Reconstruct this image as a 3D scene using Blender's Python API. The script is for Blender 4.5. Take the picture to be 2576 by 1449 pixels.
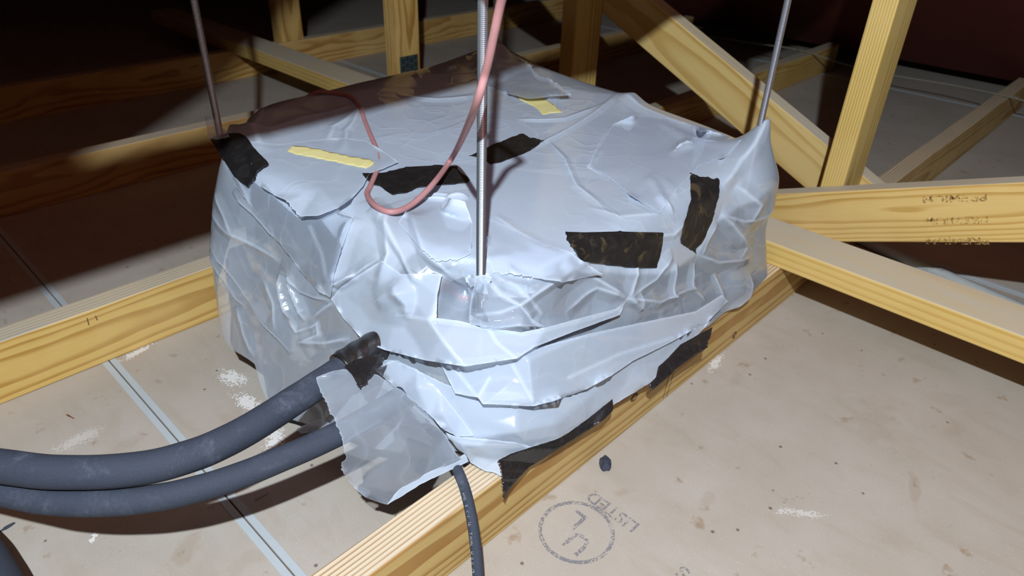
import bpy, bmesh, math, random
import numpy as np
from mathutils import Vector, Matrix
from mathutils.bvhtree import BVHTree
from mathutils.geometry import delaunay_2d_cdt
random.seed(4); RNG = np.random.RandomState(11)
for o in list(bpy.data.objects): bpy.data.objects.remove(o)
SC = bpy.context.scene; COL = SC.collection

# ------------------------------------------------------------------ camera, world, light, exposure
# world axes: X along the roof trusses, Y across them, Z up, floor at 0, metres
F_PX, CX, CY = 1768.17, 1288.0, 724.5
def _dir(px, py):
    v = np.array([px - CX, CY - py, -F_PX]); return v / np.linalg.norm(v)
_X = _dir(3269, -300); _Z = -_dir(1185, 3577); _Y = np.cross(_Z, _X); _Y /= np.linalg.norm(_Y); _X = np.cross(_Y, _Z)
ROT = np.array([_X, _Y, _Z])
EYE = np.array([0.0, 0.0, 0.643])
cam_d = bpy.data.cameras.new('camera'); cam = bpy.data.objects.new('camera', cam_d); COL.objects.link(cam)
cam_d.sensor_width = 36.0; cam_d.lens = F_PX / 2576 * 36.0; cam_d.clip_start = 0.02; cam_d.clip_end = 50
cam_d.dof.use_dof = True; cam_d.dof.focus_distance = 0.72; cam_d.dof.aperture_fstop = 9.0
M4 = Matrix.Identity(4)
for i in range(3):
    for j in range(3): M4[i][j] = ROT[i][j]
    M4[i][3] = EYE[i]
cam.matrix_world = M4
SC.camera = cam
w = bpy.data.worlds.new('attic_dark'); SC.world = w; w.use_nodes = True
w.node_tree.nodes['Background'].inputs[0].default_value = (0.55, 0.5, 0.45, 1)
w.node_tree.nodes['Background'].inputs[1].default_value = 0.002
ld = bpy.data.lights.new('headlamp', 'POINT'); lamp = bpy.data.objects.new('headlamp', ld); COL.objects.link(lamp)
lamp.location = (-0.215, -0.17, 1.18); ld.energy = 112.0; ld.color = (0.875, 0.955, 1.0); ld.shadow_soft_size = 0.011
SC.view_settings.view_transform = 'Standard'; SC.view_settings.look = 'None'
SC.view_settings.exposure = 0.0; SC.view_settings.gamma = 1.0; SC.view_settings.use_curve_mapping = False
SC.cycles.transparent_max_bounces = 24; SC.cycles.max_bounces = 14; SC.cycles.diffuse_bounces = 10; SC.cycles.transmission_bounces = 12; SC.cycles.glossy_bounces = 4

def ray(px, py): return ROT @ _dir(px, py)
def at(px, py, z=0.0):
    r = ray(px, py); return EYE + r * ((z - EYE[2]) / r[2])
def atd(px, py, d): return EYE + ray(px, py) * d
def on(px, py, axis, val):
    r = ray(px, py); return EYE + r * ((val - EYE[axis]) / r[axis])
def proj(P):
    v = (np.asarray(P) - EYE) @ ROT
    return np.stack([CX + v[..., 0] * F_PX / -v[..., 2], CY - v[..., 1] * F_PX / -v[..., 2]], -1)

# ------------------------------------------------------------------ material helpers
def srgb(r, g, b):
    f = lambda c: (c / 255 / 12.92) if c / 255 <= 0.04045 else ((c / 255 + 0.055) / 1.055) ** 2.4
    return (f(r), f(g), f(b), 1.0)
class NT:
    def __init__(s, name):
        s.m = bpy.data.materials.new(name); s.m.use_nodes = True; s.t = s.m.node_tree; s.t.nodes.clear()
        s.out = s.n('ShaderNodeOutputMaterial')
    def n(s, typ, props=None, **ins):
        nd = s.t.nodes.new(typ)
        for k, v in (props or {}).items(): setattr(nd, k, v)
        for k, v in ins.items():
            key = int(k[1:]) if k[0] == '_' and k[1:].isdigit() else k.replace('_', ' ')
            s.set(nd.inputs[key], v)
        return nd
    def set(s, sock, v):
        if isinstance(v, bpy.types.NodeSocket): s.t.links.new(v, sock)
        elif isinstance(v, bpy.types.Node): s.t.links.new(v.outputs[0], sock)
        else: sock.default_value = v
    def math(s, op, a, b=0.0, clamp=False):
        return s.n('ShaderNodeMath', dict(operation=op, use_clamp=clamp), _0=a, _1=b).outputs[0]
    def vmath(s, op, a, b=(0, 0, 0)):
        return s.n('ShaderNodeVectorMath', dict(operation=op), _0=a, _1=b).outputs[0]
    def mix(s, f, a, b, mode='MIX'):
        nd = s.n('ShaderNodeMix', dict(data_type='RGBA', blend_type=mode)); s.set(nd.inputs[0], f); s.set(nd.inputs[6], a); s.set(nd.inputs[7], b); return nd.outputs[2]
    def ramp(s, f, stops, interp='LINEAR'):
        nd = s.n('ShaderNodeValToRGB', _0=f); cr = nd.color_ramp; cr.interpolation = interp
        while len(cr.elements) < len(stops): cr.elements.new(0.5)
        for e, (p, c) in zip(cr.elements, stops):
            e.position = p; e.color = c if not isinstance(c, (int, float)) else (c, c, c, 1)
        return nd.outputs[0]
    def noise(s, vec, scale, detail=4, rough=0.55, dist=0.0):
        return s.n('ShaderNodeTexNoise', _0=vec, Scale=scale, Detail=detail, Roughness=rough, Distortion=dist).outputs[0]
    def bump(s, h, strength, dist=0.002, normal=None):
        nd = s.n('ShaderNodeBump', Height=h, Strength=strength, Distance=dist)
        if normal is not None: s.set(nd.inputs['Normal'], normal)
        return nd.outputs[0]
    def bsdf(s, col, rough=0.6, **k):
        nd = s.n('ShaderNodeBsdfPrincipled'); s.set(nd.inputs['Base Color'], col); s.set(nd.inputs['Roughness'], rough)
        for kk, v in k.items(): s.set(nd.inputs[kk.replace('_', ' ')], v)
        return nd.outputs[0]
    def done(s, sh): s.set(s.out.inputs[0], sh); return s.m

def mat_wood(name, pith=(0.03, -0.04), tilt=(0.02, 0.01), ring=0.006, seed=0.0, light=(226, 186, 118), dark=(184, 132, 62), dust=0.6, wob=0.006, grain=1.0, pale=None):
    t = NT(name); oc = t.n('ShaderNodeTexCoord').outputs['Object']
    sp = t.n('ShaderNodeSeparateXYZ', _0=oc); x, y, z = sp.outputs
    off = t.vmath('ADD', oc, (seed * 3.1, seed * 1.7, seed * 2.3))
    nz = t.noise(t.vmath('MULTIPLY', off, (2.2, 9, 9)), 1.0, 3, 0.5)
    nz2 = t.noise(t.vmath('MULTIPLY', off, (5, 60, 60)), 1.0, 2, 0.5)
    yy = t.math('SUBTRACT', t.math('SUBTRACT', y, pith[0]), t.math('MULTIPLY', x, tilt[0]))
    zz = t.math('SUBTRACT', t.math('SUBTRACT', z, pith[1]), t.math('MULTIPLY', x, tilt[1]))
    r = t.math('SQRT', t.math('ADD', t.math('MULTIPLY', yy, yy), t.math('MULTIPLY', zz, zz)))
    r = t.math('ADD', r, t.math('MULTIPLY', t.math('SUBTRACT', nz, 0.5), wob * 6))
    r = t.math('ADD', r, t.math('MULTIPLY', nz2, 0.0012))
    fr = t.math('FRACT', t.math('DIVIDE', r, ring))
    m = t.ramp(fr, [(0, 0.0), (0.5, 0.10), (0.74, 0.9), (0.92, 1.0), (1.0, 0.0)])
    big = t.noise(t.vmath('MULTIPLY', off, (3, 14, 14)), 1.0, 3)
    gn = t.n('ShaderNodeNewGeometry').outputs['Normal']
    up = t.ramp(t.n('ShaderNodeSeparateXYZ', _0=gn).outputs[2], [(0.80, 0.0), (0.92, 1.0)])
    base = srgb(*light)
    if pale: base = t.mix(up, base, srgb(*pale))          # pale weathered upper face
    col = t.mix(t.math('MULTIPLY', m, t.math('ADD', t.math('MULTIPLY', big, 0.8 * grain), 0.45)), base, srgb(*dark))
    fib = t.noise(t.vmath('MULTIPLY', off, (18, 500, 500)), 1.0, 3, 0.7)
    col = t.mix(t.math('MULTIPLY', fib, 0.22), col, srgb(*[c * 0.72 for c in dark]))
    tone = t.noise(t.vmath('MULTIPLY', off, (6, 6, 6)), 1.0, 3)
    col = t.mix(t.ramp(tone, [(0.45, 0.0), (0.75, 0.35)]), col, srgb(236, 204, 146))
    # settled grey dust on faces that look up
    dn = t.ramp(t.noise(t.vmath('MULTIPLY', off, (4, 22, 22)), 1.0, 5, 0.65), [(0.3, 0.55), (0.7, 1.0)])
    col = t.mix(t.math('MULTIPLY', t.math('MULTIPLY', up, dn), dust), col, srgb(200, 196, 186))
    h = t.math('ADD', t.math('MULTIPLY', m, -0.4), t.math('MULTIPLY', fib, 0.6))
    return t.done(t.bsdf(col, 0.62, Specular_IOR_Level=0.3, Normal=t.bump(h, 0.22, 0.0015)))

def blob_mask(t, pos, cx, cy, rx, ry, ang=0.0):
    """soft elliptical spot on the floor plane, 1 in the middle, 0 outside"""
    v = t.vmath('SUBTRACT', pos, (cx, cy, 0))
    v = t.n('ShaderNodeVectorRotate', dict(rotation_type='Z_AXIS'), Vector=v, Angle=-ang).outputs[0]
    v = t.vmath('DIVIDE', v, (rx, ry, 1e3))
    ln = t.n('ShaderNodeVectorMath', dict(operation='LENGTH'), _0=v).outputs['Value']
    return t.math('SUBTRACT', 1.0, ln, True)

def mat_paper():
    t = NT('gypsum_paper'); pos = t.n('ShaderNodeNewGeometry').outputs['Position']
    n1 = t.noise(pos, 7, 5, 0.6); n2 = t.noise(pos, 900, 3, 0.7); n3 = t.noise(t.vmath('MULTIPLY', pos, (9, 3, 1)), 3.0, 5, 0.6, 0.6)
    col = t.mix(t.ramp(n1, [(0.3, 0.0), (0.7, 1.0)]), srgb(175, 166, 156), srgb(187, 180, 174))
    col = t.mix(t.ramp(n3, [(0.5, 0.0), (0.75, 0.32)]), col, srgb(158, 142, 120))
    col = t.mix(t.ramp(n2, [(0.35, 0.0), (0.8, 0.5)]), col, srgb(150, 139, 124))
    # dark specks and white dust grains
    v = t.n('ShaderNodeTexVoronoi', _0=pos, Scale=38.0); ch = t.n('ShaderNodeSeparateColor', _0=v.outputs['Color']).outputs[0]
    sp = t.math('MULTIPLY', t.ramp(v.outputs['Distance'], [(0.06, 1.0), (0.10, 0.0)]), t.ramp(ch, [(0.70, 0.0), (0.75, 1.0)]))
    col = t.mix(t.math('MULTIPLY', sp, 0.75), col, srgb(78, 66, 54))
    v2 = t.n('ShaderNodeTexVoronoi', _0=pos, Scale=560.0); ch2 = t.n('ShaderNodeSeparateColor', _0=v2.outputs['Color']).outputs[1]
    dens = t.ramp(t.noise(pos, 5, 2), [(0.35, 0.93), (0.7, 0.78)])
    gr = t.math('MULTIPLY', t.ramp(v2.outputs['Distance'], [(0.12, 1.0), (0.24, 0.0)]), t.math('GREATER_THAN', ch2, dens))
    col = t.mix(t.math('MULTIPLY', gr, 0.65), col, srgb(232, 228, 220))
    # spilt plaster powder
    vor = t.n('ShaderNodeTexVoronoi', _0=pos, Scale=380.0).outputs['Distance']; pn = t.noise(pos, 55, 4, 0.65)
    for (px, py, rx, ry, a, k) in POWDER:
        c = at(px, py); m = blob_mask(t, pos, c[0], c[1], rx, ry, a)
        m = t.math('ADD', t.math('MULTIPLY', m, 1.9), t.math('MULTIPLY', t.math('SUBTRACT', pn, 0.50), 1.6))
        m = t.math('SUBTRACT', m, t.math('MULTIPLY', vor, 1.7))
        col = t.mix(t.math('MULTIPLY', t.ramp(m, [(0.08, 0.0), (0.2, 1.0)]), k), col, srgb(226, 226, 226))
    # tan stains
    sn = t.noise(pos, 30, 4, 0.6)
    for (px, py, rx, ry, a, k) in STAINS:
        c = at(px, py); m = blob_mask(t, pos, c[0], c[1], rx, ry, a)
        m = t.math('ADD', m, t.math('MULTIPLY', t.math('SUBTRACT', sn, 0.55), 2.4))
        col = t.mix(t.math('MULTIPLY', t.ramp(m, [(0.2, 0.0), (0.6, 1.0)]), k * 0.55), col, srgb(146, 122, 94))
    h = t.math('ADD', t.math('MULTIPLY', n2, 0.5), gr)
    return t.done(t.bsdf(col, 0.8, Specular_IOR_Level=0.25, Normal=t.bump(h, 0.25, 0.0006)))
POWDER = [(585, 950, .040, .024, 1.75, .95), (622, 1012, .050, .022, 1.65, .95), (345, 885, .05, .012, .2, .8), (690, 1110, .05, .02, .9, .9), (235, 1352, .012, .006, .8, .9),
          (1800, 912, .05, .012, .2, .7), (200, 1105, .05, .02, .0, .35), (2010, 1290, .05, .01, -.9, .45), (1430, 1010, .03, .006, .1, .5)]
STAINS = [(470, 1385, .03, .022, .6, .45), (2300, 1240, .05, .011, .35, .45), (1560, 1240, .022, .012, -.6, .4), (2200, 1060, .09, .04, .3, .3), (1850, 950, .06, .02, .1, .3), (300, 1130, .05, .02, .3, .25), (1780, 1255, .02, .012, 0, .4), (640, 1400, .04, .02, 0, .3), (2400, 1080, .05, .02, .3, .3)]

def mat_plain(name, rgb, rough=0.6, noise=0.12, scale=40, bump=0.1, spec=0.4, metal=0.0, dist=0.001):
    t = NT(name); oc = t.n('ShaderNodeTexCoord').outputs['Object']; n1 = t.noise(oc, scale, 5, 0.6)
    col = t.mix(t.math('MULTIPLY', n1, noise * 2), srgb(*rgb), srgb(*[c * 0.6 for c in rgb]))
    return t.done(t.bsdf(col, rough, Specular_IOR_Level=spec, Metallic=metal, Normal=t.bump(n1, bump, dist)))

def mat_film(name, alpha=0.55, tint=(0.715, 0.825, 1.0), crinkle=0.35, rough=0.11, seed=0.0):
    """milky polyethylene film: scatters front and back, lets part of the light straight through, glossy skin"""
    t = NT(name); pos = t.n('ShaderNodeNewGeometry').outputs['Position']; pos = t.vmath('ADD', pos, (seed, seed * 2, 0))
    patch = t.ramp(t.noise(pos, 5.0, 2), [(0.42, 0.1), (0.66, 1.0)])
    def crease(scale, vec, wid):
        n = t.math('ABSOLUTE', t.math('SUBTRACT', t.noise(vec, scale, 1.5, 0.4), 0.5)); return t.ramp(n, [(0.0, 1.0), (wid, 0.3), (wid * 3, 0.0)])
    c1 = crease(6.0, t.vmath('MULTIPLY', pos, (1, 1.6, 1)), 0.012); c2 = crease(17.0, t.vmath('ADD', pos, (3, 1, 7)), 0.02)
    fine = t.noise(pos, 160, 3, 0.6); soft = t.noise(pos, 26, 3, 0.5)
    h = t.math('ADD', t.math('MULTIPLY', t.math('ADD', t.math('MULTIPLY', c1, 0.6), t.math('MULTIPLY', c2, 0.5)), patch), t.math('ADD', t.math('MULTIPLY', fine, 0.08), t.math('MULTIPLY', soft, 0.22)))
    nrm = t.bump(h, crinkle, 0.0022)
    haze = t.math('ADD', t.math('MULTIPLY', t.noise(pos, 11, 4, 0.6), 0.16), t.math('MULTIPLY', t.math('MULTIPLY', c2, patch), 0.06))
    d = t.n('ShaderNodeBsdfDiffuse', Color=(*tint, 1), Normal=nrm); tr = t.n('ShaderNodeBsdfTranslucent', Color=(*tint, 1), Normal=nrm)
    body = t.n('ShaderNodeMixShader', _0=0.28, _1=d.outputs[0], _2=tr.outputs[0])
    clear = t.n('ShaderNodeBsdfTransparent', Color=(0.985, 0.992, 1.0, 1))
    fa = t.math('ADD', alpha - 0.08, haze)
    st = t.n('ShaderNodeAttribute', dict(attribute_name='stress')).outputs['Fac']     # creases turn white where the film was folded
    fa = t.math('ADD', fa, t.math('MULTIPLY', st, 0.5))
    ply = t.n('ShaderNodeAttribute', dict(attribute_name='ply')).outputs['Fac']        # doubled film is milkier
    fa = t.math('ADD', fa, t.math('MULTIPLY', ply, 0.30))
    # the film looks milkier where it is seen edge on
    lw = t.n('ShaderNodeLayerWeight', Blend=0.35, Normal=nrm).outputs['Facing']
    fa = t.math('ADD', fa, t.math('MULTIPLY', t.math('MULTIPLY', lw, lw), 0.20), True)
    m1 = t.n('ShaderNodeMixShader', _0=fa, _1=clear.outputs[0], _2=body.outputs[0])
    gl = t.n('ShaderNodeBsdfGlossy', Color=(1, 1, 1, 1), Roughness=rough, Normal=nrm)
    fr = t.n('ShaderNodeFresnel', IOR=1.6, Normal=nrm)
    m2 = t.n('ShaderNodeMixShader', _0=t.math('MULTIPLY', fr.outputs[0], 1.0), _1=m1.outputs[0], _2=gl.outputs[0])
    return t.done(m2.outputs[0])

def mat_tape(name, rgb, rough=0.42, dusty=0.3, spec=0.5, dirt=None):
    t = NT(name); pos = t.n('ShaderNodeNewGeometry').outputs['Position']
    n1 = t.noise(pos, 60, 5, 0.6, 0.8); n2 = t.noise(pos, 420, 3, 0.7); n3 = t.noise(pos, 28, 4, 0.65, 1.5)
    col = t.mix(t.math('MULTIPLY', t.ramp(n1, [(0.45, 0.0), (0.8, 1.0)]), dusty), srgb(*rgb), srgb(*[min(255, c * 1.5 + 30) for c in rgb]))
    if dirt: col = t.mix(t.math('MULTIPLY', t.ramp(n3, [(0.55, 0.0), (0.66, 1.0)]), 0.8), col, srgb(*dirt))
    h = t.math('ADD', t.math('MULTIPLY', n3, 1.0), t.math('MULTIPLY', n2, 0.25))
    return t.done(t.bsdf(col, rough, Specular_IOR_Level=spec, Normal=t.bump(h, 0.45, 0.002)))

def mat_foam(name, dustk=0.25):
    t = NT(name); oc = t.n('ShaderNodeNewGeometry').outputs['Position']
    n1 = t.noise(oc, 22, 5, 0.65, 0.5); n2 = t.noise(oc, 700, 2, 0.7); n3 = t.noise(t.vmath('MULTIPLY', oc, (1, 1, 1)), 260, 4, 0.7)
    k = t.math('MULTIPLY', t.ramp(n1, [(0.52, 0.0), (0.75, 1.0)]), t.ramp(n3, [(0.4, 0.2), (0.65, 1.0)]))
    col = t.mix(t.math('MULTIPLY', k, dustk), srgb(56, 62, 76), srgb(146, 156, 176))
    col = t.mix(t.ramp(n2, [(0.45, 0.0), (0.8, 0.35)]), col, srgb(78, 88, 106))
    return t.done(t.bsdf(col, 0.78, Specular_IOR_Level=0.3, Normal=t.bump(n2, 0.3, 0.0008)))

def mat_ink(name, rgb, thr=0.5, scale=260):
    t = NT(name); pos = t.n('ShaderNodeNewGeometry').outputs['Position']
    n1 = t.noise(pos, scale, 3, 0.65); n2 = t.noise(pos, 38, 3)
    a = t.ramp(t.math('ADD', n1, t.math('MULTIPLY', t.math('SUBTRACT', n2, 0.5), 0.5)), [(thr - 0.06, 0.0), (thr + 0.06, 0.85)])
    m = t.n('ShaderNodeMixShader', _0=a, _1=t.n('ShaderNodeBsdfTransparent').outputs[0], _2=t.bsdf(srgb(*rgb), 0.9, Specular_IOR_Level=0.1))
    return t.done(m.outputs[0])

# ------------------------------------------------------------------ object helpers
def link(o): COL.objects.link(o); return o
def thing(name, label, cat, loc=(0, 0, 0), group=None):
    o = link(bpy.data.objects.new(name, None)); o.location = loc; o.empty_display_size = 0.05
    o['label'] = label; o['category'] = cat
    if group: o['group'] = group
    return o
def tag(o, label, cat, group=None):
    o['label'] = label; o['category'] = cat
    if group: o['group'] = group
    return o
def put(o, parent):
    if parent is not None:
        par = parent; inv = Matrix.Identity(4)
        chain = []
        while par is not None: chain.append(par); par = par.parent
        mw = Matrix.Identity(4)
        for p in reversed(chain): mw = mw @ p.matrix_parent_inverse @ p.matrix_basis
        o.parent = parent; o.matrix_parent_inverse = mw.inverted()
    return o
def mesh_obj(name, V, Fc, mat, parent=None, smooth=False, matrix=None):
    me = bpy.data.meshes.new(name); V = np.asarray(V, np.float32)
    if isinstance(Fc, np.ndarray) and Fc.ndim == 2:
        k = Fc.shape[1]; n = len(Fc)
        me.vertices.add(len(V)); me.vertices.foreach_set('co', V.ravel())
        me.loops.add(n * k); me.loops.foreach_set('vertex_index', Fc.astype(np.int32).ravel())
        me.polygons.add(n); me.polygons.foreach_set('loop_start', np.arange(0, n * k, k, dtype=np.int32))
        me.update(calc_edges=True); me.validate()
    else:
        me.from_pydata([tuple(map(float, v)) for v in V], [], [tuple(int(i) for i in f) for f in Fc]); me.update()
    me.polygons.foreach_set('use_smooth', np.full(len(me.polygons), bool(smooth)))
    me.materials.append(mat)
    o = link(bpy.data.objects.new(name, me))
    if matrix is not None: o.matrix_basis = matrix
    return put(o, parent)
def bm_obj(name, bm, mat, parent=None, matrix=None, smooth=False):
    me = bpy.data.meshes.new(name); bm.normal_update(); bm.to_mesh(me); bm.free(); me.materials.append(mat)
    if smooth: me.polygons.foreach_set('use_smooth', np.ones(len(me.polygons), bool))
    o = link(bpy.data.objects.new(name, me))
    if matrix is not None: o.matrix_basis = matrix
    return put(o, parent)
def box_bm(x0, x1, y0, y1, z0, z1, bev=0.0, seg=1):
    bm = bmesh.new(); vs = [bm.verts.new((x, y, z)) for x in (x0, x1) for y in (y0, y1) for z in (z0, z1)]
    for f in ((0, 1, 3, 2), (4, 6, 7, 5), (0, 4, 5, 1), (2, 3, 7, 6), (0, 2, 6, 4), (1, 5, 7, 3)): bm.faces.new([vs[i] for i in f])
    if bev: bmesh.ops.bevel(bm, geom=list(bm.edges), offset=bev, segments=seg, affect='EDGES', profile=0.5)
    bmesh.ops.recalc_face_normals(bm, faces=list(bm.faces))
    return bm
def frame(origin, xdir, zhint):
    x = Vector(xdir).normalized(); y = Vector(zhint).cross(x).normalized(); z = x.cross(y)
    m = Matrix.Identity(4)
    for i in range(3): m[i][0], m[i][1], m[i][2], m[i][3] = x[i], y[i], z[i], origin[i]
    return m
def timber(name, p0, p1, wy, hz, mat, parent=None, up=(0, 0, 1), cut0=0.0, cut1=0.0, bev=0.0022):
    """sawn board from p0 to p1 (centre line), wy across, hz along `up`; cut = slope of an end cut"""
    p0 = Vector(p0); p1 = Vector(p1); L = (p1 - p0).length
    bm = box_bm(0, L, -wy / 2, wy / 2, -hz / 2, hz / 2)
    for v in bm.verts:
        if v.co.x < L / 2: v.co.x += cut0 * v.co.z
        else: v.co.x += cut1 * v.co.z
    bmesh.ops.subdivide_edges(bm, edges=[e for e in bm.edges if abs((e.verts[0].co - e.verts[1].co).normalized().x) > 0.99], cuts=6)
    bmesh.ops.bevel(bm, geom=[e for e in bm.edges if e.calc_face_angle(0) > 0.5], offset=bev, segments=2, affect='EDGES', profile=0.5)
    return bm_obj(name, bm, mat, parent, frame(p0, p1 - p0, up))
def catmull(P, n=12):
    P = np.asarray(P, float); P = np.vstack([2 * P[0] - P[1], P, 2 * P[-1] - P[-2]]); out = []
    for i in range(1, len(P) - 2):
        for s in np.arange(n) / n:
            a, b, c, d = P[i - 1:i + 3]
            out.append(0.5 * ((2 * b) + (c - a) * s + (2 * a - 5 * b + 4 * c - d) * s * s + (3 * b - a - 3 * c + d) * s ** 3))
    out.append(P[-2]); return np.array(out)
def tube_mesh(path, rad, seg=20, wob=0.0, cap=True):
    path = np.asarray(path); n = len(path); rad = np.broadcast_to(rad, (n,))
    T = np.gradient(path, axis=0); T /= np.linalg.norm(T, axis=1)[:, None]
    N = np.cross(T[0], [0, 0, 1.0]); N = N if np.linalg.norm(N) > 0.05 else np.cross(T[0], [0, 1.0, 0]); N /= np.linalg.norm(N)
    V = []; a = np.arange(seg) / seg * 2 * np.pi
    for i in range(n):
        N = N - T[i] * (N @ T[i]); N /= np.linalg.norm(N); B = np.cross(T[i], N)
        r = rad[i] * (1 + wob * np.sin(3 * a + i * 0.35) * np.sin(i * 0.21))
        V.append(path[i] + r[:, None] * (np.cos(a)[:, None] * N + np.sin(a)[:, None] * B))
    V = np.concatenate(V); Fc = []
    for i in range(n - 1):
        for j in range(seg):
            k = (j + 1) % seg; Fc.append((i * seg + j, i * seg + k, (i + 1) * seg + k, (i + 1) * seg + j))
    if cap: Fc.append(tuple(range(seg))[::-1]); Fc.append(tuple((n - 1) * seg + j for j in range(seg)))
    return V, Fc
def text_mesh(name, body, mat, parent, origin, xdir, normal, height, sx=1.0, bold=0.0):
    cu = bpy.data.curves.new(name, 'FONT'); cu.body = body; cu.size = height / 0.70; cu.offset = bold; cu.fill_mode = 'FRONT'
    cu.resolution_u = 3
    tmp = bpy.data.objects.new(name, cu); COL.objects.link(tmp)
    me = bpy.data.meshes.new_from_object(tmp.evaluated_get(bpy.context.evaluated_depsgraph_get()))
    bpy.data.objects.remove(tmp); bpy.data.curves.remove(cu)
    me.name = name; me.materials.clear(); me.materials.append(mat)
    for v in me.vertices: v.co.x *= sx
    o = link(bpy.data.objects.new(name, me)); o.matrix_basis = frame(origin, xdir, normal)
    return put(o, parent)

# ------------------------------------------------------------------ structure: floor of gypsum boards, roof deck
M_paper = mat_paper(); M_edge = mat_plain('bound_edge_paper', (184, 193, 200), 0.75, 0.08, 60, 0.1, 0.25)
M_core = mat_plain('gypsum_underside', (120, 110, 98), 0.9)
M_roof = mat_plain('red_brown_sheathing', (108, 52, 45), 0.8, 0.3, 9, 0.3, 0.2)
floor = bm_obj('floor', box_bm(-1.6, 5.3, -0.9, 4.6, -0.040, -0.0131), M_core); floor['kind'] = 'structure'
SEAMS = [-1.032, 0.188, 1.408, 2.628, 3.848, 5.068]
sheets = []
for i in range(len(SEAMS) - 1):
    x0, x1 = SEAMS[i] + 0.0007, SEAMS[i + 1] - 0.0007
    s = bm_obj('gypsum_board', box_bm(x0, x1, -0.7, 4.4, -0.0127, 0.0, 0.0006), M_paper, floor); sheets.append(s)
    for xa, xb in ((x0 + 0.0003, x0 + 0.0085), (x1 - 0.0085, x1 - 0.0003)):
        bm_obj('edge_strip', box_bm(xa, xb, -0.7, 4.4, -0.001, 0.0005, 0.0002), M_edge, s)
# printed certification mark on the near right board
M_ink = mat_ink('worn_grey_ink', (134, 134, 142), 0.50, 420)
fc = at(1450, 1337); rd = at(1478, 1228) - at(1604, 1318); rd[2] = 0; rd /= np.linalg.norm(rd)
updir = np.cross([0, 0, 1.0], rd)
def fp(a, b, z=0.0006): return fc + rd * a + updir * b + np.array([0, 0, z])
R0 = 0.5 * np.linalg.norm(at(1355, 1330) - at(1548, 1345))
V = []; Fc = []; n = 72
for k in range(n):
    a = 2 * np.pi * k / n
    V += [fp(R0 * math.cos(a), R0 * math.sin(a)), fp(R0 * 0.895 * math.cos(a), R0 * 0.895 * math.sin(a))]
Fc = [(2 * k, 2 * k + 1, (2 * k + 3) % (2 * n), (2 * k + 2) % (2 * n)) for k in range(n)]
mesh_obj('printed_ring', V, Fc, M_ink, sheets[1])
text_mesh('printed_letter', 'U', M_ink, sheets[1], fp(-R0 * 0.55, -R0 * 0.02), rd, (0, 0, 1), R0 * 0.62, 0.95, 0.0006)
text_mesh('printed_letter', 'L', M_ink, sheets[1], fp(0.02 * R0, -R0 * 0.55), rd, (0, 0, 1), R0 * 0.62, 0.95, 0.0006)
text_mesh('printed_word', 'LISTED', M_ink, sheets[1], at(1612, 1322) + np.array([0, 0, .0006]), rd, (0, 0, 1), 0.016, 1.0, 0.0003)
text_mesh('printed_letter', 'S', M_ink, sheets[1], at(1740, 1440) + np.array([0, 0, .0006]), rd, (0, 0, 1), 0.016, 1.2, 0.0003)

EAVE, PITCH, ROOF0 = 2.85, 0.55, 0.05
roof_bm = box_bm(0, 6.5, -0.9, 4.6, 0.0, 0.03); th = math.atan(PITCH)
ceiling = bm_obj('ceiling', roof_bm, M_roof, None, Matrix.Translation((EAVE, 0, ROOF0)) @ Matrix.Rotation(th, 4, 'Y') @ Matrix.Scale(-1, 4, (1, 0, 0)))
ceiling['kind'] = 'structure'
ceiling.data.flip_normals()

# ------------------------------------------------------------------ roof trusses (2x4 pine) and bracing
def zroof(x): return ROOF0 + PITCH * (EAVE - x)
TY = [0.376, 0.986, 1.596, 2.206]
TL = ['nearest pine roof truss with tape and plastic along its bottom board', 'second pine roof truss, wide grainy bottom board left of the wrapped unit',
      'third pine roof truss behind the wrapped unit, its post bearing a metal plate', 'farthest dim pine roof truss, in the dark behind the others']
M_A = mat_wood('pine_a', (0.062, 0.034), (0.0, -0.014), 0.0046, 1.0, dust=0.12, wob=0.0016, light=(208, 178, 116), dark=(164, 118, 60), pale=(222, 208, 184))
M_B = mat_wood('pine_b', (-0.085, -0.032), (0.0, 0.022), 0.0062, 2.0, dust=0.45, wob=0.0034, light=(216, 182, 108), dark=(172, 126, 56), pale=(196, 190, 172))
M_C = mat_wood('pine_c', (0.08, 0.01), (0.01, 0.01), 0.006, 3.0, dust=0.8, light=(206, 168, 104), dark=(162, 114, 54))
M_P = mat_wood('pine_post', (0.125, -0.02), (0.003, 0.0), 0.0043, 4.0, dust=0.3, wob=0.0007, light=(218, 190, 116), dark=(182, 144, 70))
M_P2 = mat_wood('pine_post_far', (-0.06, 0.01), (0.03, 0.0), 0.0095, 5.0, dust=0.3, light=(214, 178, 108), dark=(166, 118, 52))
M_L = mat_wood('pine_brace_low', (0.01, 0.2), (0.0, 0.0), 0.012, 6.0, dust=0.95, wob=0.002, light=(218, 186, 114), dark=(200, 162, 86))
M_X = mat_wood('pine_brace_slope', (-0.062, 0.006), (0.0, 0.022), 0.0058, 7.3, dust=1.0, wob=0.0032, light=(222, 190, 122), dark=(188, 146, 72))
M_X2 = mat_wood('pine_brace_cross', (0.055, 0.012), (0.0, -0.03), 0.010, 8.1, dust=1.0, wob=0.0036, light=(218, 190, 126), dark=(192, 154, 86))
trusses = []
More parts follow.
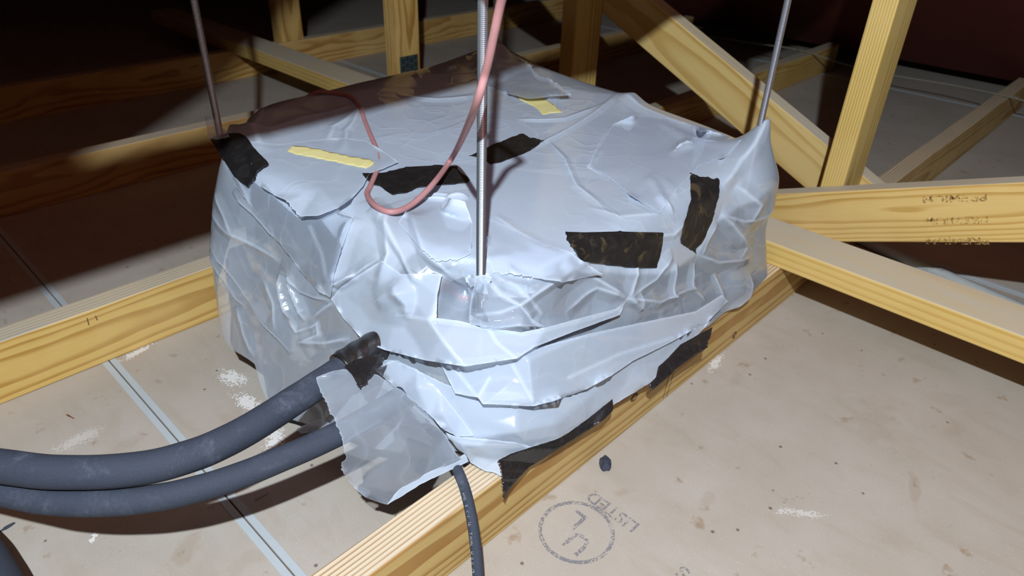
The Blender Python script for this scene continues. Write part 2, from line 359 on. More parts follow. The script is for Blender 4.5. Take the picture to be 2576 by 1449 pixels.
for i, y in enumerate(TY):
    t = thing('roof_truss', TL[i], 'truss', (1.2, y, 0.0), 'pine trusses crossing the attic floor'); trusses.append(t)
    mb = (M_A, M_B, M_C, M_C)[i]
    timber('bottom_chord', (-1.3, y, 0.0445), (EAVE - 0.12, y, 0.0445), 0.038, 0.089, mb, t)
    timber('top_chord', (-1.2, y, zroof(-1.2) - 0.06), (1.55, y, zroof(1.55) - 0.06), 0.038, 0.089, M_C, t)
    pm = M_P if i < 2 else M_P2
    p = timber('post', (1.2445 - (0.012 if i > 1 else 0), y, 0.089), (1.2445 - (0.012 if i > 1 else 0), y, zroof(1.2445) - 0.09), 0.038, 0.089, pm, t, up=(1, 0, 0))
M_knot = mat_plain('knot_bark', (96, 66, 38), 0.7, 0.3, 90); M_knot2 = mat_plain('knot_heart', (176, 138, 88), 0.6, 0.25, 120); M_pencil = mat_plain('pencil_mark', (104, 84, 58), 0.8)
def disc(c, u, v, a, b, n=20, wob=0.12):
    c, u, v = np.array(c), np.array(u), np.array(v); V = [c + u * a * (1 + wob * math.sin(3 * k)) * math.cos(2 * math.pi * k / n) + v * b * (1 + wob * math.cos(2 * k)) * math.sin(2 * math.pi * k / n) for k in range(n)]
    return V, [tuple(range(n))]
chords = {t.name: [c for c in bpy.data.objects if c.parent == t and c.name.startswith('bottom_chord')][0] for t in trusses}
cA, cB = chords[trusses[0].name], chords[trusses[1].name]
for px, py, a_, b_ in ((1596, 1000, .0075, .006), (1848, 843, .006, .006)):
    P = on(px, py, 1, TY[0] - .0194)
    V, Fc = disc(P, (1, 0, 0), (0, 0, 1), a_, b_); k_ = mesh_obj('knot', V, Fc, M_knot, cA)
    V, Fc = disc(P + np.array([0, -.0003, 0]), (1, 0, 0), (0, 0, 1), a_ * .62, b_ * .6)
    V2 = [tuple(v) for v in V]; k_.data.materials.append(M_knot2)
    bmk = bmesh.new(); bmk.from_mesh(k_.data); f_ = bmk.faces.new([bmk.verts.new(v) for v in V2]); f_.material_index = 1; bmk.to_mesh(k_.data); bmk.free()
for t_, ch_, y_, segs in ((0, cA, TY[0] - .0193, (((1683, 948), (1668, 1003)), ((1694, 940), (1677, 998)))), (1, cB, TY[1] - .0193, (((219, 800), (224, 818)), ((240, 794), (245, 806))))):
    for p, q in segs:
        P, Q_ = on(*p, 1, y_), on(*q, 1, y_); w_ = np.array([.0007, 0, 0]); mesh_obj('pencil_line', [P - w_, P + w_, Q_ + w_, Q_ - w_], [(0, 1, 2, 3)], M_pencil, ch_)
# members of the near truss above the frame: level web and sloping web
timber('unseen_web', (-0.95, TY[0], 0.779), (1.20, TY[0], 0.779), 0.038, 0.088, M_C, trusses[0])
V = [(x, yy, z) for yy in (TY[0] - 0.019, TY[0] + 0.019) for x, z in ((-0.22, 0.823), (-0.070, 0.823), (0.40, 1.175), (0.25, 1.175))]
mesh_obj('unseen_web', V, [(0, 1, 2, 3), (7, 6, 5, 4), (0, 4, 5, 1), (1, 5, 6, 2), (2, 6, 7, 3), (3, 7, 4, 0)], M_C, trusses[0])
V = [(x - .160, yy, z) for x, yy, z in V]  # doubled sloping member, added out of view to keep the far left dark
mesh_obj('unseen_web', V, [(0, 1, 2, 3), (7, 6, 5, 4), (0, 4, 5, 1), (1, 5, 6, 2), (2, 6, 7, 3), (3, 7, 4, 0)], M_C, trusses[0])
# toothed metal plate on the third truss's post
M_zinc = mat_plain('dull_galvanised', (92, 110, 112), 0.5, 0.4, 220, 0.3, 0.5, 0.5)
pl = bm_obj('nail_plate', box_bm(1.205, 1.268, 1.5752, 1.5768, 0.03, 0.158, 0.0004), M_zinc, trusses[2])
M_slot = mat_plain('pressed_slot', (38, 48, 52), 0.7)
for a in range(4):
    for b in range(6):
        bm_obj('tooth_slot', box_bm(1.210 + a * 0.0145, 1.220 + a * 0.0145, 1.5742, 1.5753, 0.045 + b * 0.019 + (a % 2) * 0.006, 0.056 + b * 0.019 + (a % 2) * 0.006), M_slot, pl)
# low brace lying across the bottom boards
lb = timber('lateral_brace', (1.055, -0.35, 0.108), (1.055, 2.75, 0.108), 0.089, 0.038, M_L)
tag(lb, 'long flat pine board lying across the bottom boards, right of the wrapped unit', 'board')
# sloping brace nailed to the near truss post, with printed words
q0 = on(2131, 609, 0, 1.162); q1 = on(2576, 611, 0, 1.162); sl = (q1[2] - q0[2]) / (q1[1] - q0[1])
ang = math.atan(sl); hh = 0.0445 / math.cos(ang)
def xb(y): return q0[2] + sl * (y - q0[1]) + hh
xbr = timber('sloping_brace', (1.181, 0.50, xb(0.50)), (1.181, -0.55, xb(-0.55)), 0.038, 0.089, M_X, cut0=-math.tan(ang) * 0.0)
tag(xbr, 'pine board sloping up to the right edge, printed with upside down words', 'board')
M_stamp = mat_ink('faded_stamp', (158, 126, 78), 0.54, 300)
du = np.array([0, -math.cos(ang), -math.sin(ang) * -1.0]); du = np.array([0, -1.0, -sl]); du /= np.linalg.norm(du)
for px, py in ((2484, 488), (2487, 545), (2490, 598)):
    text_mesh('printed_word', 'PREMIUM', M_stamp, xbr, on(px, py, 0, 1.1615), -du, (-1, 0, 0), 0.0108, 1.35, 0.0004)
# cross brace behind the near post
a0 = on(1610, 115, 0, 1.29); a1 = on(2014, 464, 0, 1.29); sl2 = (a0[2] - a1[2]) / (a0[1] - a1[1]); an2 = math.atan(sl2); h2 = 0.0445 / math.cos(an2)
def x2(y): return a1[2] + sl2 * (y - a1[1]) + h2
dbr = timber('cross_brace', (1.309, 1.42, x2(1.42)), (1.309, 0.34, x2(0.34)), 0.038, 0.089, M_X2)
tag(dbr, 'pine board sloping down behind the post, half in shadow, behind right rod', 'board')

# ------------------------------------------------------------------ base shape of the wrapped unit (convex bag) and its film skin
M_film = mat_film('milky_film', 0.47)
M_film2 = mat_film('milky_film_loose', 0.72, crinkle=0.18, seed=3.0)
M_film3 = mat_film('clear_film_flap', 0.36, crinkle=0.22, seed=5.0)
C0 = np.array([0.66, 0.66, 0.10])
def _pl(p, q, r):
    p, q, r = map(np.array, (p, q, r)); n = np.cross(q - p, r - p); n = n / np.linalg.norm(n)
    if n @ (C0 - p) > 0: n = -n
    return n, n @ p
PL = [_pl((.40, .42, .282), (.96, .42, .288), (.42, .97, .310)),      # top
      _pl((.396, .5, .275), (.346, .9, .275), (.288, .7, .03)),       # left
      _pl((.5, .396, .275), (.9, .400, .275), (.7, .349, .09)),       # front
      _pl((1.003, .5, .285), (1.003, .9, .285), (0.998, .7, .06)),    # right
      _pl((.5, 1.005, .300), (.9, 1.005, .300), (.7, .985, .03)),     # back
      _pl((.372, .50, .24), (.455, .388, .24), (.325, .46, .09)),     # near left corner
      _pl((.332, .885, .2), (.445, 1.005, .2), (.388, .905, .29)),       # far left corner
      _pl((.325, .87, .2), (.43, .985, .2), (.322, .862, .05)),       # far left corner, lower
      _pl((.944, .388, .27), (1.010, .472, .27), (1.006, .362, .10)),    # right corner
      _pl((.955, 1.03, .27), (1.03, .94, .27), (.97, 1.04, .1)),      # far corner
      (np.array([0, 0, -1.0]), -0.012)]
PN = np.array([p[0] for p in PL]); PD = np.array([p[1] for p in PL]); KS = 85.0
def Fbase(P):
    d = P @ PN.T - PD; m = d.max(-1, keepdims=True); return (np.log(np.exp((d - m) * KS).sum(-1)) / KS + m[..., 0])
def Nbase(P):
    d = P @ PN.T - PD; e = np.exp((d - d.max(-1, keepdims=True)) * KS); n = e @ PN; return n / np.linalg.norm(n, axis=-1, keepdims=True)
def base_r(D):
    lo = np.zeros(D.shape[0]); hi = np.full(D.shape[0], 0.9)
    for _ in range(26):
        mid = (lo + hi) / 2; f = Fbase(C0 + D * mid[:, None]); lo = np.where(f < 0, mid, lo); hi = np.where(f < 0, hi, mid)
    return (lo + hi) / 2
AX = np.array([-0.40, -0.62, 0.70]); AX /= np.linalg.norm(AX)
AU = np.cross([0, 0, 1.0], AX); AU /= np.linalg.norm(AU); AV = np.cross(AX, AU)
SCL = 0.33
def uv_dir(uv):
    th_ = np.linalg.norm(uv, axis=-1); s = np.where(th_ > 1e-9, np.sin(th_) / np.maximum(th_, 1e-9), 1.0)
    return np.cos(th_)[..., None] * AX + (s * uv[..., 0])[..., None] * AU + (s * uv[..., 1])[..., None] * AV
def dir_uv(D):
    c = np.clip(D @ AX, -1, 1); th_ = np.arccos(c); a, b = D @ AU, D @ AV; h = np.maximum(np.hypot(a, b), 1e-9)
    return np.stack([a / h * th_, b / h * th_], -1)
def hit_base(px, py):
    """where the sight line meets the bag, or its closest approach when it passes by"""
    r = ray(px, py); t = 0.25; best = (1e9, 0.7)
    for _ in range(400):
        P = EYE + r * t; f = float(Fbase(P[None])[0])
        if f < best[0]: best = (f, t)
        if f < 2e-4: return P
        t += max(f * 0.6, 1e-3)
        if t > 2: break
    P = EYE + r * best[1]; D = P - C0; D /= np.linalg.norm(D); return C0 + D * base_r(D[None])[0]
def px_uv(px, py):
    D = hit_base(px, py) - C0; return dir_uv(D / np.linalg.norm(D))
G = 0.0048; NG = int(2.3 / G); ax1 = np.arange(-NG, NG + 1) * G
UU, VV = np.meshgrid(ax1, ax1, indexing='ij'); UV = np.stack([UU, VV], -1); NN = len(ax1)
inside = np.hypot(UU, VV) < 2.3
D = uv_dir(UV.reshape(-1, 2)); Rb = base_r(D); P0 = C0 + D * Rb[:, None]; N0 = Nbase(P0)
Hh = np.zeros(NN * NN); Wh = np.zeros(NN * NN); uvf = UV.reshape(-1, 2)
frontness = np.clip(1 - N0[:, 2], 0, 1)            # 0 on the flat top, 1 on the sides
def facets(npts, amp, seed, grade=True):
    """crumple: straight creases between random points, like folded film"""
    rg = np.random.RandomState(seed); pts = rg.uniform(-2.35, 2.35, (npts, 2)); hts = rg.uniform(-1, 1, npts)
    vs, _, fs, ov, _, _ = delaunay_2d_cdt([Vector(p) for p in pts], [], [], 0, 1e-6); out = np.zeros((NN, NN))
    idx = [o[0] if o else 0 for o in ov]
    for f in fs:
        a, b, c = [np.array(vs[i]) for i in f]; ha, hb, hc = [hts[idx[i]] for i in f]
        lo = np.minimum(np.minimum(a, b), c); hi = np.maximum(np.maximum(a, b), c)
        i0, i1 = int(max(0, (lo[0] + NG * G) / G)), int(min(NN - 1, (hi[0] + NG * G) / G + 1)); j0, j1 = int(max(0, (lo[1] + NG * G) / G)), int(min(NN - 1, (hi[1] + NG * G) / G + 1))
        if i1 < i0 or j1 < j0: continue
        X, Y = UU[i0:i1 + 1, j0:j1 + 1], VV[i0:i1 + 1, j0:j1 + 1]
        den = (b[1] - c[1]) * (a[0] - c[0]) + (c[0] - b[0]) * (a[1] - c[1])
        if abs(den) < 1e-12: continue
        l1 = ((b[1] - c[1]) * (X - c[0]) + (c[0] - b[0]) * (Y - c[1])) / den; l2 = ((c[1] - a[1]) * (X - c[0]) + (a[0] - c[0]) * (Y - c[1])) / den; l3 = 1 - l1 - l2
        m = (l1 >= -1e-6) & (l2 >= -1e-6) & (l3 >= -1e-6); sub = out[i0:i1 + 1, j0:j1 + 1]; sub[m] = (l1 * ha + l2 * hb + l3 * hc)[m]
    return out.reshape(-1) * amp
sidew = np.clip(0.28 + 1.1 * frontness, 0, 1)
Hh += facets(170, 0.0055, 1) * sidew
Hh += facets(520, 0.0030, 2) * sidew * (0.25 + 0.75 * frontness)
Hh += facets(3600, 0.0006, 3) * np.clip(frontness * 1.2 - 0.1, 0, 1)
def ridge(pts, h, wd, kind='t', w2=0.003, p=1.3):
    """fold along a line on the skin: 't' sharp crest, 's' lip that drops off on its right-hand side"""
    global Hh
    q = np.array([px_uv(*a) for a in pts]) * SCL; best = np.full(len(uvf), 1e9); sgn = np.ones(len(uvf)); tt = np.zeros(len(uvf))
    X = uvf * SCL; lo = q.min(0) - wd * 3 - 0.02; hi = q.max(0) + wd * 3 + 0.02
    sel = np.where(((X > lo) & (X < hi)).all(1))[0]; X = X[sel]; best = best[sel]; sgn = sgn[sel]; tt = tt[sel]
    L = np.r_[0, np.cumsum(np.linalg.norm(np.diff(q, axis=0), axis=1))]
    for a, b, l0 in zip(q[:-1], q[1:], L[:-1]):
        d = b - a; ln = np.linalg.norm(d) + 1e-9; t = np.clip(((X - a) @ d) / ln ** 2, 0, 1); c = a + t[:, None] * d; e = X - c; dd = np.linalg.norm(e, axis=1)
        m = dd < best; best = np.where(m, dd, best); sgn = np.where(m, np.sign(d[0] * e[:, 1] - d[1] * e[:, 0]), sgn); tt = np.where(m, (l0 + t * ln) / L[-1], tt)
    taper = np.clip(np.minimum(tt, 1 - tt) * 5, 0.0, 1) ** 0.7
    if kind == 't': f = np.clip(1 - best / wd, 0, 1) ** p
    else: f = np.where(sgn > 0, np.exp(-best / wd), np.clip(1 - best / w2, 0, 1))
    Hh[sel] += h * f * taper
    Wh[sel] = np.maximum(Wh[sel], np.clip(1.15 - best / .0034, 0, 1) ** 2 * 0.75 * taper * min(1.0, h / .005 + .35))
def bump_at(px, py, h, wd, p=1.0):
    global Hh
    q = px_uv(px, py) * SCL; d = np.linalg.norm(uvf * SCL - q, axis=1); Hh += h * np.exp(-(d / wd) ** p)
# --- folds, each given by the points it runs through
for a in [
    # left face
    ([(590, 480), (616, 512), (660, 558), (703, 616)], .0065, .022, 's', .004),
    ([(487, 522), (580, 583), (660, 632), (700, 660)], .0028, .010),
    ([(510, 595), (575, 668), (620, 745), (665, 810), (735, 892)], .008, .03, 's', .005),
    ([(515, 620), (560, 690), (595, 755), (612, 775)], .006, .014, 's', .004),
    ([(700, 685), (710, 740), (718, 770), (730, 805)], .009, .009), ([(724, 693), (742, 750), (760, 812)], .010, .010),
    ([(695, 680), (725, 694), (755, 735), (790, 748), (832, 756)], .006, .02, 's', .004),
    ([(892, 545), (857, 625), (840, 690), (831, 750)], .007, .02), ([(831, 752), (850, 716), (905, 690), (960, 650)], .007, .014),
    ([(700, 530), (735, 590), (770, 640)], .004, .012), ([(770, 640), (806, 672), (812, 720)], .003, .008),
    ([(745, 866), (800, 842), (792, 815), (770, 832)], .004, .006), ([(725, 805), (742, 835), (790, 820)], .004, .006), ([(745, 862), (820, 862), (885, 850)], .005, .010),
    ([(780, 800), (815, 775), (840, 760)], .003, .008), ([(500, 470), (560, 520), (600, 600)], .003, .012), ([(590, 770), (610, 840), (640, 900)], .004, .012),
    ([(660, 700), (690, 760), (700, 830)], .003, .012),
    # fold falling to the left of the rod
    ([(931, 528), (980, 586), (1018, 644), (1057, 702), (1096, 731)], .008, .022, 's', .006), ([(930, 500), (975, 560), (985, 640), (960, 735)], .006, .014),
    ([(1030, 540), (1050, 602), (1068, 637), (1094, 659), (1116, 675), (1145, 706), (1182, 728)], .010, .02, 's', .006),
    ([(1115, 690), (1100, 735), (1095, 800)], .012, .012), ([(960, 760), (1000, 735), (1060, 730)], .007, .016), ([(1010, 700), (1045, 760), (1040, 800)], .007, .012),
    # round the rod
    ([(1196, 692), (1184, 740), (1180, 820)], .010, .010), ([(1226, 700), (1262, 742), (1310, 768), (1345, 808)], .010, .014), ([(1200, 792), (1260, 786), (1310, 765), (1350, 740), (1400, 708), (1452, 682)], .007, .010),
    ([(1180, 815), (1240, 826), (1310, 818), (1340, 830), (1372, 822)], .009, .007), ([(1220, 840), (1310, 840)], .007, .007), ([(855, 718), (905, 690)], .008, .008), ([(1575, 750), (1610, 775), (1600, 735)], .007, .008), ([(1700, 380), (1745, 362)], .006, .007), ([(1640, 450), (1662, 500), (1690, 540)], .004, .008), ([(1330, 700), (1420, 690), (1500, 660)], .005, .010), ([(1120, 500), (1180, 498)], .005, .007), ([(1230, 690), (1300, 720), (1380, 800)], .004, .014),
    # front, right of the rod
    ([(1420, 665), (1500, 690), (1575, 750)], .006, .018), ([(1575, 750), (1520, 728), (1440, 790)], .006, .014), ([(1575, 750), (1640, 700), (1690, 640)], .008, .016), ([(1575, 750), (1602, 690), (1600, 650)], .006, .012),
    ([(1560, 790), (1575, 750), (1660, 760), (1760, 720)], .006, .014), ([(1700, 660), (1690, 740), (1720, 770)], .006, .010), ([(1745, 660), (1740, 720), (1780, 760)], .006, .010),
    ([(1800, 690), (1822, 760)], .005, .010), ([(1880, 680), (1872, 745), (1830, 800)], .006, .012),
    # right bulge
    ([(1808, 540), (1850, 556), (1900, 552), (1950, 512)], .008, .020), ([(1808, 542), (1870, 622), (1850, 652)], .007, .014), ([(1752, 640), (1800, 660), (1850, 655), (1900, 645)], .009, .018),
    ([(1840, 470), (1880, 520), (1860, 560)], .006, .014), ([(1810, 470), (1850, 420), (1895, 395)], .006, .014), ([(1690, 390), (1715, 372), (1745, 366)], .004, .008), ([(1800, 560), (1760, 640)], .004, .012),
    # top
    ([(1380, 355), (1420, 400), (1450, 465), (1500, 505), (1532, 540)], .0022, .012), ([(1240, 540), (1300, 582), (1370, 622), (1440, 632)], .0016, .012), ([(1530, 320), (1478, 420), (1520, 440)], .0016, .006, 's', .002),
    ([(1530, 320), (1640, 342)], .0014, .01), ([(1340, 370), (1440, 320), (1560, 240)], .0035, .014), ([(1300, 300), (1420, 300), (1520, 262)], .003, .012), ([(1000, 240), (1100, 250), (1200, 240)], .003, .012),
    ([(1600, 480), (1650, 440), (1700, 500)], .0018, .012), ([(905, 268), (872, 330), (862, 378)], .004, .008), ([(905, 268), (840, 320), (820, 360)], .003, .01), ([(610, 330), (680, 330), (760, 300), (900, 262)], .004, .014),
    ([(1040, 500), (1100, 490), (1170, 500)], .004, .008), ([(1480, 620), (1400, 650), (1330, 690)], .002, .012), ([(1290, 640), (1210, 660), (1130, 655)], .002, .01), ([(650, 260), (640, 330), (655, 380)], .004, .012),
    ([(1650, 300), (1740, 350), (1840, 380)], .003, .012), ([(1560, 245), (1660, 290), (1780, 330)], .004, .012), ([(1480, 520), (1560, 545), (1660, 540)], .0016, .012), ([(1600, 600), (1690, 590), (1720, 560)], .003, .01),
]: ridge(*a)
# film drawn up round the hanger rods, and the hollow beside the near rod
bump_at(1590, 250, .012, .03, 1.5)
bump_at(1148, 752, -.034, .022, 2.0); bump_at(1300, 800, -.010, .04, 2); bump_at(1490, 745, -.014, .045, 2); bump_at(1010, 745, .010, .03, 2); bump_at(760, 790, -.008, .035, 2)
bump_at(1205, 700, .006, .012, 1.3); bump_at(1905, 480, .024, .045, 2); bump_at(1850, 600, .008, .03, 2); bump_at(1860, 720, .014, .03, 2)
def smooth_grid(H, k):
    H = H.reshape(NN, NN)
    for _ in range(k): H = (H + np.roll(H, 1, 0) + np.roll(H, -1, 0) + np.roll(H, 1, 1) + np.roll(H, -1, 1)) / 5
    return H.reshape(-1)
P1 = P0 + N0 * Hh[:, None]
rodd = np.full(NN * NN, 1e9)
for rx, ry, hz, wz in ((.393, .921, .050, .020), (.938, .411, .058, .020), (.933, .935, .050, .030)):     # film pulled up along the rods
    dd = np.hypot(P0[:, 0] - rx, P0[:, 1] - ry); P1[:, 2] += hz * np.exp(-dd / wz) * np.clip(N0[:, 2] * 1.6, 0, 1) * (P0[:, 2] > .12); rodd = np.minimum(rodd, dd)
# hem: the film ends at the joist under the front, and hangs to a wavy edge on the other sides
hemn = 0.010 * np.sin(uvf[:, 0] * 9) + 0.006 * np.sin(uvf[:, 0] * 23 + 1)
zc = np.where(P0[:, 1] < 0.47, 0.0915, np.where(P0[:, 1] > 0.93, 0.097, 0.018 + np.abs(hemn)))
zc = np.where((P0[:, 0] < 0.42) & (P0[:, 1] >= 0.47), np.interp(P0[:, 1], [.47, .6, .66, .70, .73, .79, .83, .88, .95, 1.0], [.062, .05, .02, .034, .064, .064, .085, .125, .16, .17]) + hemn * 0.5, zc)
keepv = (P1[:, 2] > zc) & inside.reshape(-1)
ii = np.arange(NN * NN).reshape(NN, NN); Q = np.stack([ii[:-1, :-1], ii[1:, :-1], ii[1:, 1:], ii[:-1, 1:]], -1).reshape(-1, 4)
Q = Q[keepv[Q].any(1) & inside.reshape(-1)[Q].all(1)]
below = np.unique(Q[~keepv[Q]]); done_ = np.zeros(NN * NN, bool); P1n = P1.copy()
for da, db in ((1, 0), (-1, 0), (0, 1), (0, -1), (1, 1), (1, -1), (-1, 1), (-1, -1)):
    v = below[~done_[below]]; u = np.clip(v + da * NN + db, 0, NN * NN - 1); m = keepv[u]; v, u = v[m], u[m]
    zu, zv = P1[u, 2] - zc[u], P1[v, 2] - zc[v]; P1n[v] = P1[u] + (P1[v] - P1[u]) * np.clip(zu / np.maximum(zu - zv, 1e-6), 0.02, 1)[:, None]; done_[v] = True
P1 = P1n
used = np.unique(Q); remap = -np.ones(NN * NN, int); remap[used] = np.arange(len(used)); Q = remap[Q]
cover = thing('plastic_cover', 'crumpled milky plastic sheeting wrapped over the box between two bottom boards', 'plastic sheet', (0.66, 0.66, 0.09))
V_cov = P1[used]; sheet = mesh_obj('main_sheet', V_cov, Q, M_film, cover, True)
def inside_poly(P, poly):
    x, y = P[:, 0], P[:, 1]; c = np.zeros(len(P), bool); n = len(poly)
    for i in range(n):
        x0, y0 = poly[i]; x1, y1 = poly[(i + 1) % n]
        with np.errstate(divide='ignore', invalid='ignore'): c ^= ((y0 > y) != (y1 > y)) & (x < (x1 - x0) * (y - y0) / (y1 - y0) + x0)
    return c
def set_stress(o, vals):
    at_ = o.data.attributes.new('stress', 'FLOAT', 'POINT'); at_.data.foreach_set('value', np.asarray(vals, np.float32))
set_stress(sheet, Wh[used])
def in_uv(pts):
    q = np.array([px_uv(*p) for p in pts]); return inside_poly(uvf[used], q)

PLY = in_uv([(540, 330), (600, 292), (760, 243), (905, 228), (1060, 185), (1180, 180), (1420, 218), (1590, 245), (1700, 285), (1860, 352), (1900, 395), (1905, 480), (1812, 545), (1752, 640), (1680, 690), (1575, 690), (1452, 682), (1330, 700), (1230, 690), (1116, 668), (1050, 640), (1010, 690), (950, 650), (850, 735), (790, 650), (740, 580), (690, 505), (620, 475), (560, 400)])
at2 = sheet.data.attributes.new('ply', 'FLOAT', 'POINT'); pg = np.zeros(NN * NN); pg[used] = PLY * np.clip(rodd[used] / .03 - .6, 0, 1); at2.data.foreach_set('value', smooth_grid(pg, 4)[used].astype(np.float32))
BV = BVHTree.FromPolygons([tuple(v) for v in V_cov.tolist()], Q.tolist())
def hit(px, py, bvh=None):
    r = ray(px, py); h = (bvh or BV).ray_cast(Vector(EYE), Vector(r), 3.0)
    if h[0] is None: return None
    return np.array(h[0])

# ------------------------------------------------------------------ loose sheets and tape: outline -> fine skin laid at its own depth
def outline(poly, step=7.0, torn=()):
    out = []; n = len(poly)
    for i in range(n):
        a = np.array(poly[i], float); b = np.array(poly[(i + 1) % n], float); L = np.linalg.norm(b - a); st = 3.6 if i in torn else step; k = max(1, int(L / st)); nrm = np.array([-(b - a)[1], (b - a)[0]]) / max(L, 1e-6)
        for j in range(k):
            p = a + (b - a) * j / k; jit = RNG.uniform(-1, 1) * (4.2 if i in torn else 0.35) if j else 0
            out.append(p + nrm * jit)
    return np.array(out)
def fill(poly, g):
    B = outline_cache = np.asarray(poly); lo, hi = B.min(0), B.max(0)
    X, Y = np.meshgrid(np.arange(lo[0] + g / 2, hi[0], g), np.arange(lo[1] + g / 2, hi[1], g * 0.87)); X[1::2] += g / 2
    I = np.stack([X.ravel(), Y.ravel()], -1); I = I[inside_poly(I, B)]
    dmin = np.full(len(I), 1e9)
    for a in range(0, len(B)): dmin = np.minimum(dmin, np.hypot(I[:, 0] - B[a, 0], I[:, 1] - B[a, 1]))
    I = I[dmin > g * 0.55]; A = np.vstack([B, I]); nb = len(B)
    vs, es, fs, _, _, _ = delaunay_2d_cdt([Vector(p) for p in A.tolist()], [], [list(range(nb))], 1, 1e-5)
    vs = np.array([tuple(v) for v in vs]); fs = [f for f in fs if len(f) == 3]; return vs, np.array(fs)
def interp_nodes(nodes, vals, X):
    vs, _, fs, ov, _, _ = delaunay_2d_cdt([Vector(n) for n in nodes], [], [], 0, 1e-6); idx = [o[0] if o else 0 for o in ov]
    out = np.full(len(X), np.nan)
    for f in fs:
        a, b, c = [np.array(vs[i]) for i in f]; va, vb, vc = [vals[idx[i]] for i in f]
        den = (b[1] - c[1]) * (a[0] - c[0]) + (c[0] - b[0]) * (a[1] - c[1])
        if abs(den) < 1e-9: continue
        l1 = ((b[1] - c[1]) * (X[:, 0] - c[0]) + (c[0] - b[0]) * (X[:, 1] - c[1])) / den; l2 = ((c[1] - a[1]) * (X[:, 0] - c[0]) + (a[0] - c[0]) * (X[:, 1] - c[1])) / den; l3 = 1 - l1 - l2
        m = (l1 >= -1e-4) & (l2 >= -1e-4) & (l3 >= -1e-4); out[m] = (l1 * va + l2 * vb + l3 * vc)[m]
    bad = np.isnan(out)
    if bad.any():
        nd = np.array(nodes); k = np.argmin(((X[bad][:, None] - nd[None]) ** 2).sum(-1), 1); out[bad] = np.array(vals)[k]
    return out
FWD = ROT @ np.array([0, 0, -1.0])
def orient(V, Fc):
    """faces towards the eye side"""
    n = np.cross(V[Fc[:, 1]] - V[Fc[:, 0]], V[Fc[:, 2]] - V[Fc[:, 0]]); s = ((EYE - V[Fc[:, 0]]) * n).sum(1).sum()
    return Fc if s > 0 else Fc[:, ::-1]
BFILM = [None]
def loose_sheet(name, poly, nodes, mat, parent, g=6.0, torn=(), noise=0.0012, smooth_k=1, keep=True, seed=0, gap=0.0022, lines=(), over=None):
    """nodes: (px, py, lift) lift in metres in front of the wrapped surface, or (px, py, 'z', height) / (px, py, 'd', distance)"""
    dep = []
    for nd in nodes:
        if nd[2] == 'z': P = at(nd[0], nd[1], nd[3])
        elif nd[2] == 'd': P = atd(nd[0], nd[1], nd[3])
        elif nd[2] == 'f':
            h = BFILM[0].ray_cast(Vector(EYE), Vector(ray(nd[0], nd[1])), 3.0); P = np.array(h[0]) if h[0] is not None else at(nd[0], nd[1], .0905)
            P = P + (EYE - P) / np.linalg.norm(EYE - P) * nd[3]
        elif nd[2] == 'y': P = on(nd[0], nd[1], 1, nd[3])
        else:
            P = hit_base(nd[0], nd[1]); P = P + Nbase(P[None])[0] * nd[2]
        dep.append(1.0 / ((P - EYE) @ FWD))
    ol = outline(poly, torn=torn); vs, fs = fill(ol, g)
    inv = interp_nodes([(n[0], n[1]) for n in nodes], dep, vs); V = np.empty((len(vs), 3)); TT = np.zeros(len(vs)); RR = np.zeros((len(vs), 3))
    for i, (p, k) in enumerate(zip(vs, inv)):
        r = ray(*p); t = (1.0 / k) / (r @ FWD)
        if keep:
            h = BV.ray_cast(Vector(EYE), Vector(r), 3.0)
            if h[0] is not None: t = min(t, h[3] - gap)
        if over is not None:
            for bv in over:
                h = bv.ray_cast(Vector(EYE), Vector(r), 3.0)
                if h[0] is not None: t = min(t, h[3] - 0.0016)
        TT[i] = t; RR[i] = r
    if over is not None:      # bridge over edges underneath instead of dipping behind them
        ed = np.vstack([fs[:, [0, 1]], fs[:, [1, 2]], fs[:, [2, 0]]]); dl = np.linalg.norm(vs[ed[:, 0]] - vs[ed[:, 1]], axis=1) * .00035
        for _ in range(10):
            np.minimum.at(TT, ed[:, 0], TT[ed[:, 1]] + dl); np.minimum.at(TT, ed[:, 1], TT[ed[:, 0]] + dl)
    V = EYE + RR * TT[:, None]
    # soften the fold lines a little
    nb = [set() for _ in range(len(V))]
    for a, b, c in fs: nb[a] |= {b, c}; nb[b] |= {a, c}; nb[c] |= {a, b}
    for _ in range(smooth_k):
        V = np.array([0.5 * V[i] + 0.5 * V[list(s)].mean(0) if s else V[i] for i, s in enumerate(nb)])
    fs = orient(V, fs); rg = np.random.RandomState(seed + len(V)); ph = rg.uniform(0, 6, 6); fq = rg.uniform(18, 60, (6, 3))
    d = np.zeros(len(V))
    for k in range(6): d += np.abs(np.sin(V @ fq[k] + ph[k])) / 6
    V = V + (EYE - V) / np.linalg.norm(EYE - V, axis=1)[:, None] * (d * noise * 2)[:, None]
    o = mesh_obj(name, V, fs, mat, parent, True)
    def near(path, wd):
        out = np.full(len(vs), 1e9); path = np.asarray(path, float)
        for a, b in zip(path[:-1], path[1:]):
            d_ = b - a; t_ = np.clip(((vs - a) @ d_) / (d_ @ d_ + 1e-9), 0, 1); out = np.minimum(out, np.linalg.norm(vs - a - t_[:, None] * d_, axis=1))
        return np.clip(1 - out / wd, 0, 1)
    st = near(np.vstack([ol, ol[:1]]), 4.0) * 0.36
    for ln in lines: st = np.maximum(st, near(ln, g * 1.1) * 0.6)
    set_stress(o, st); return o
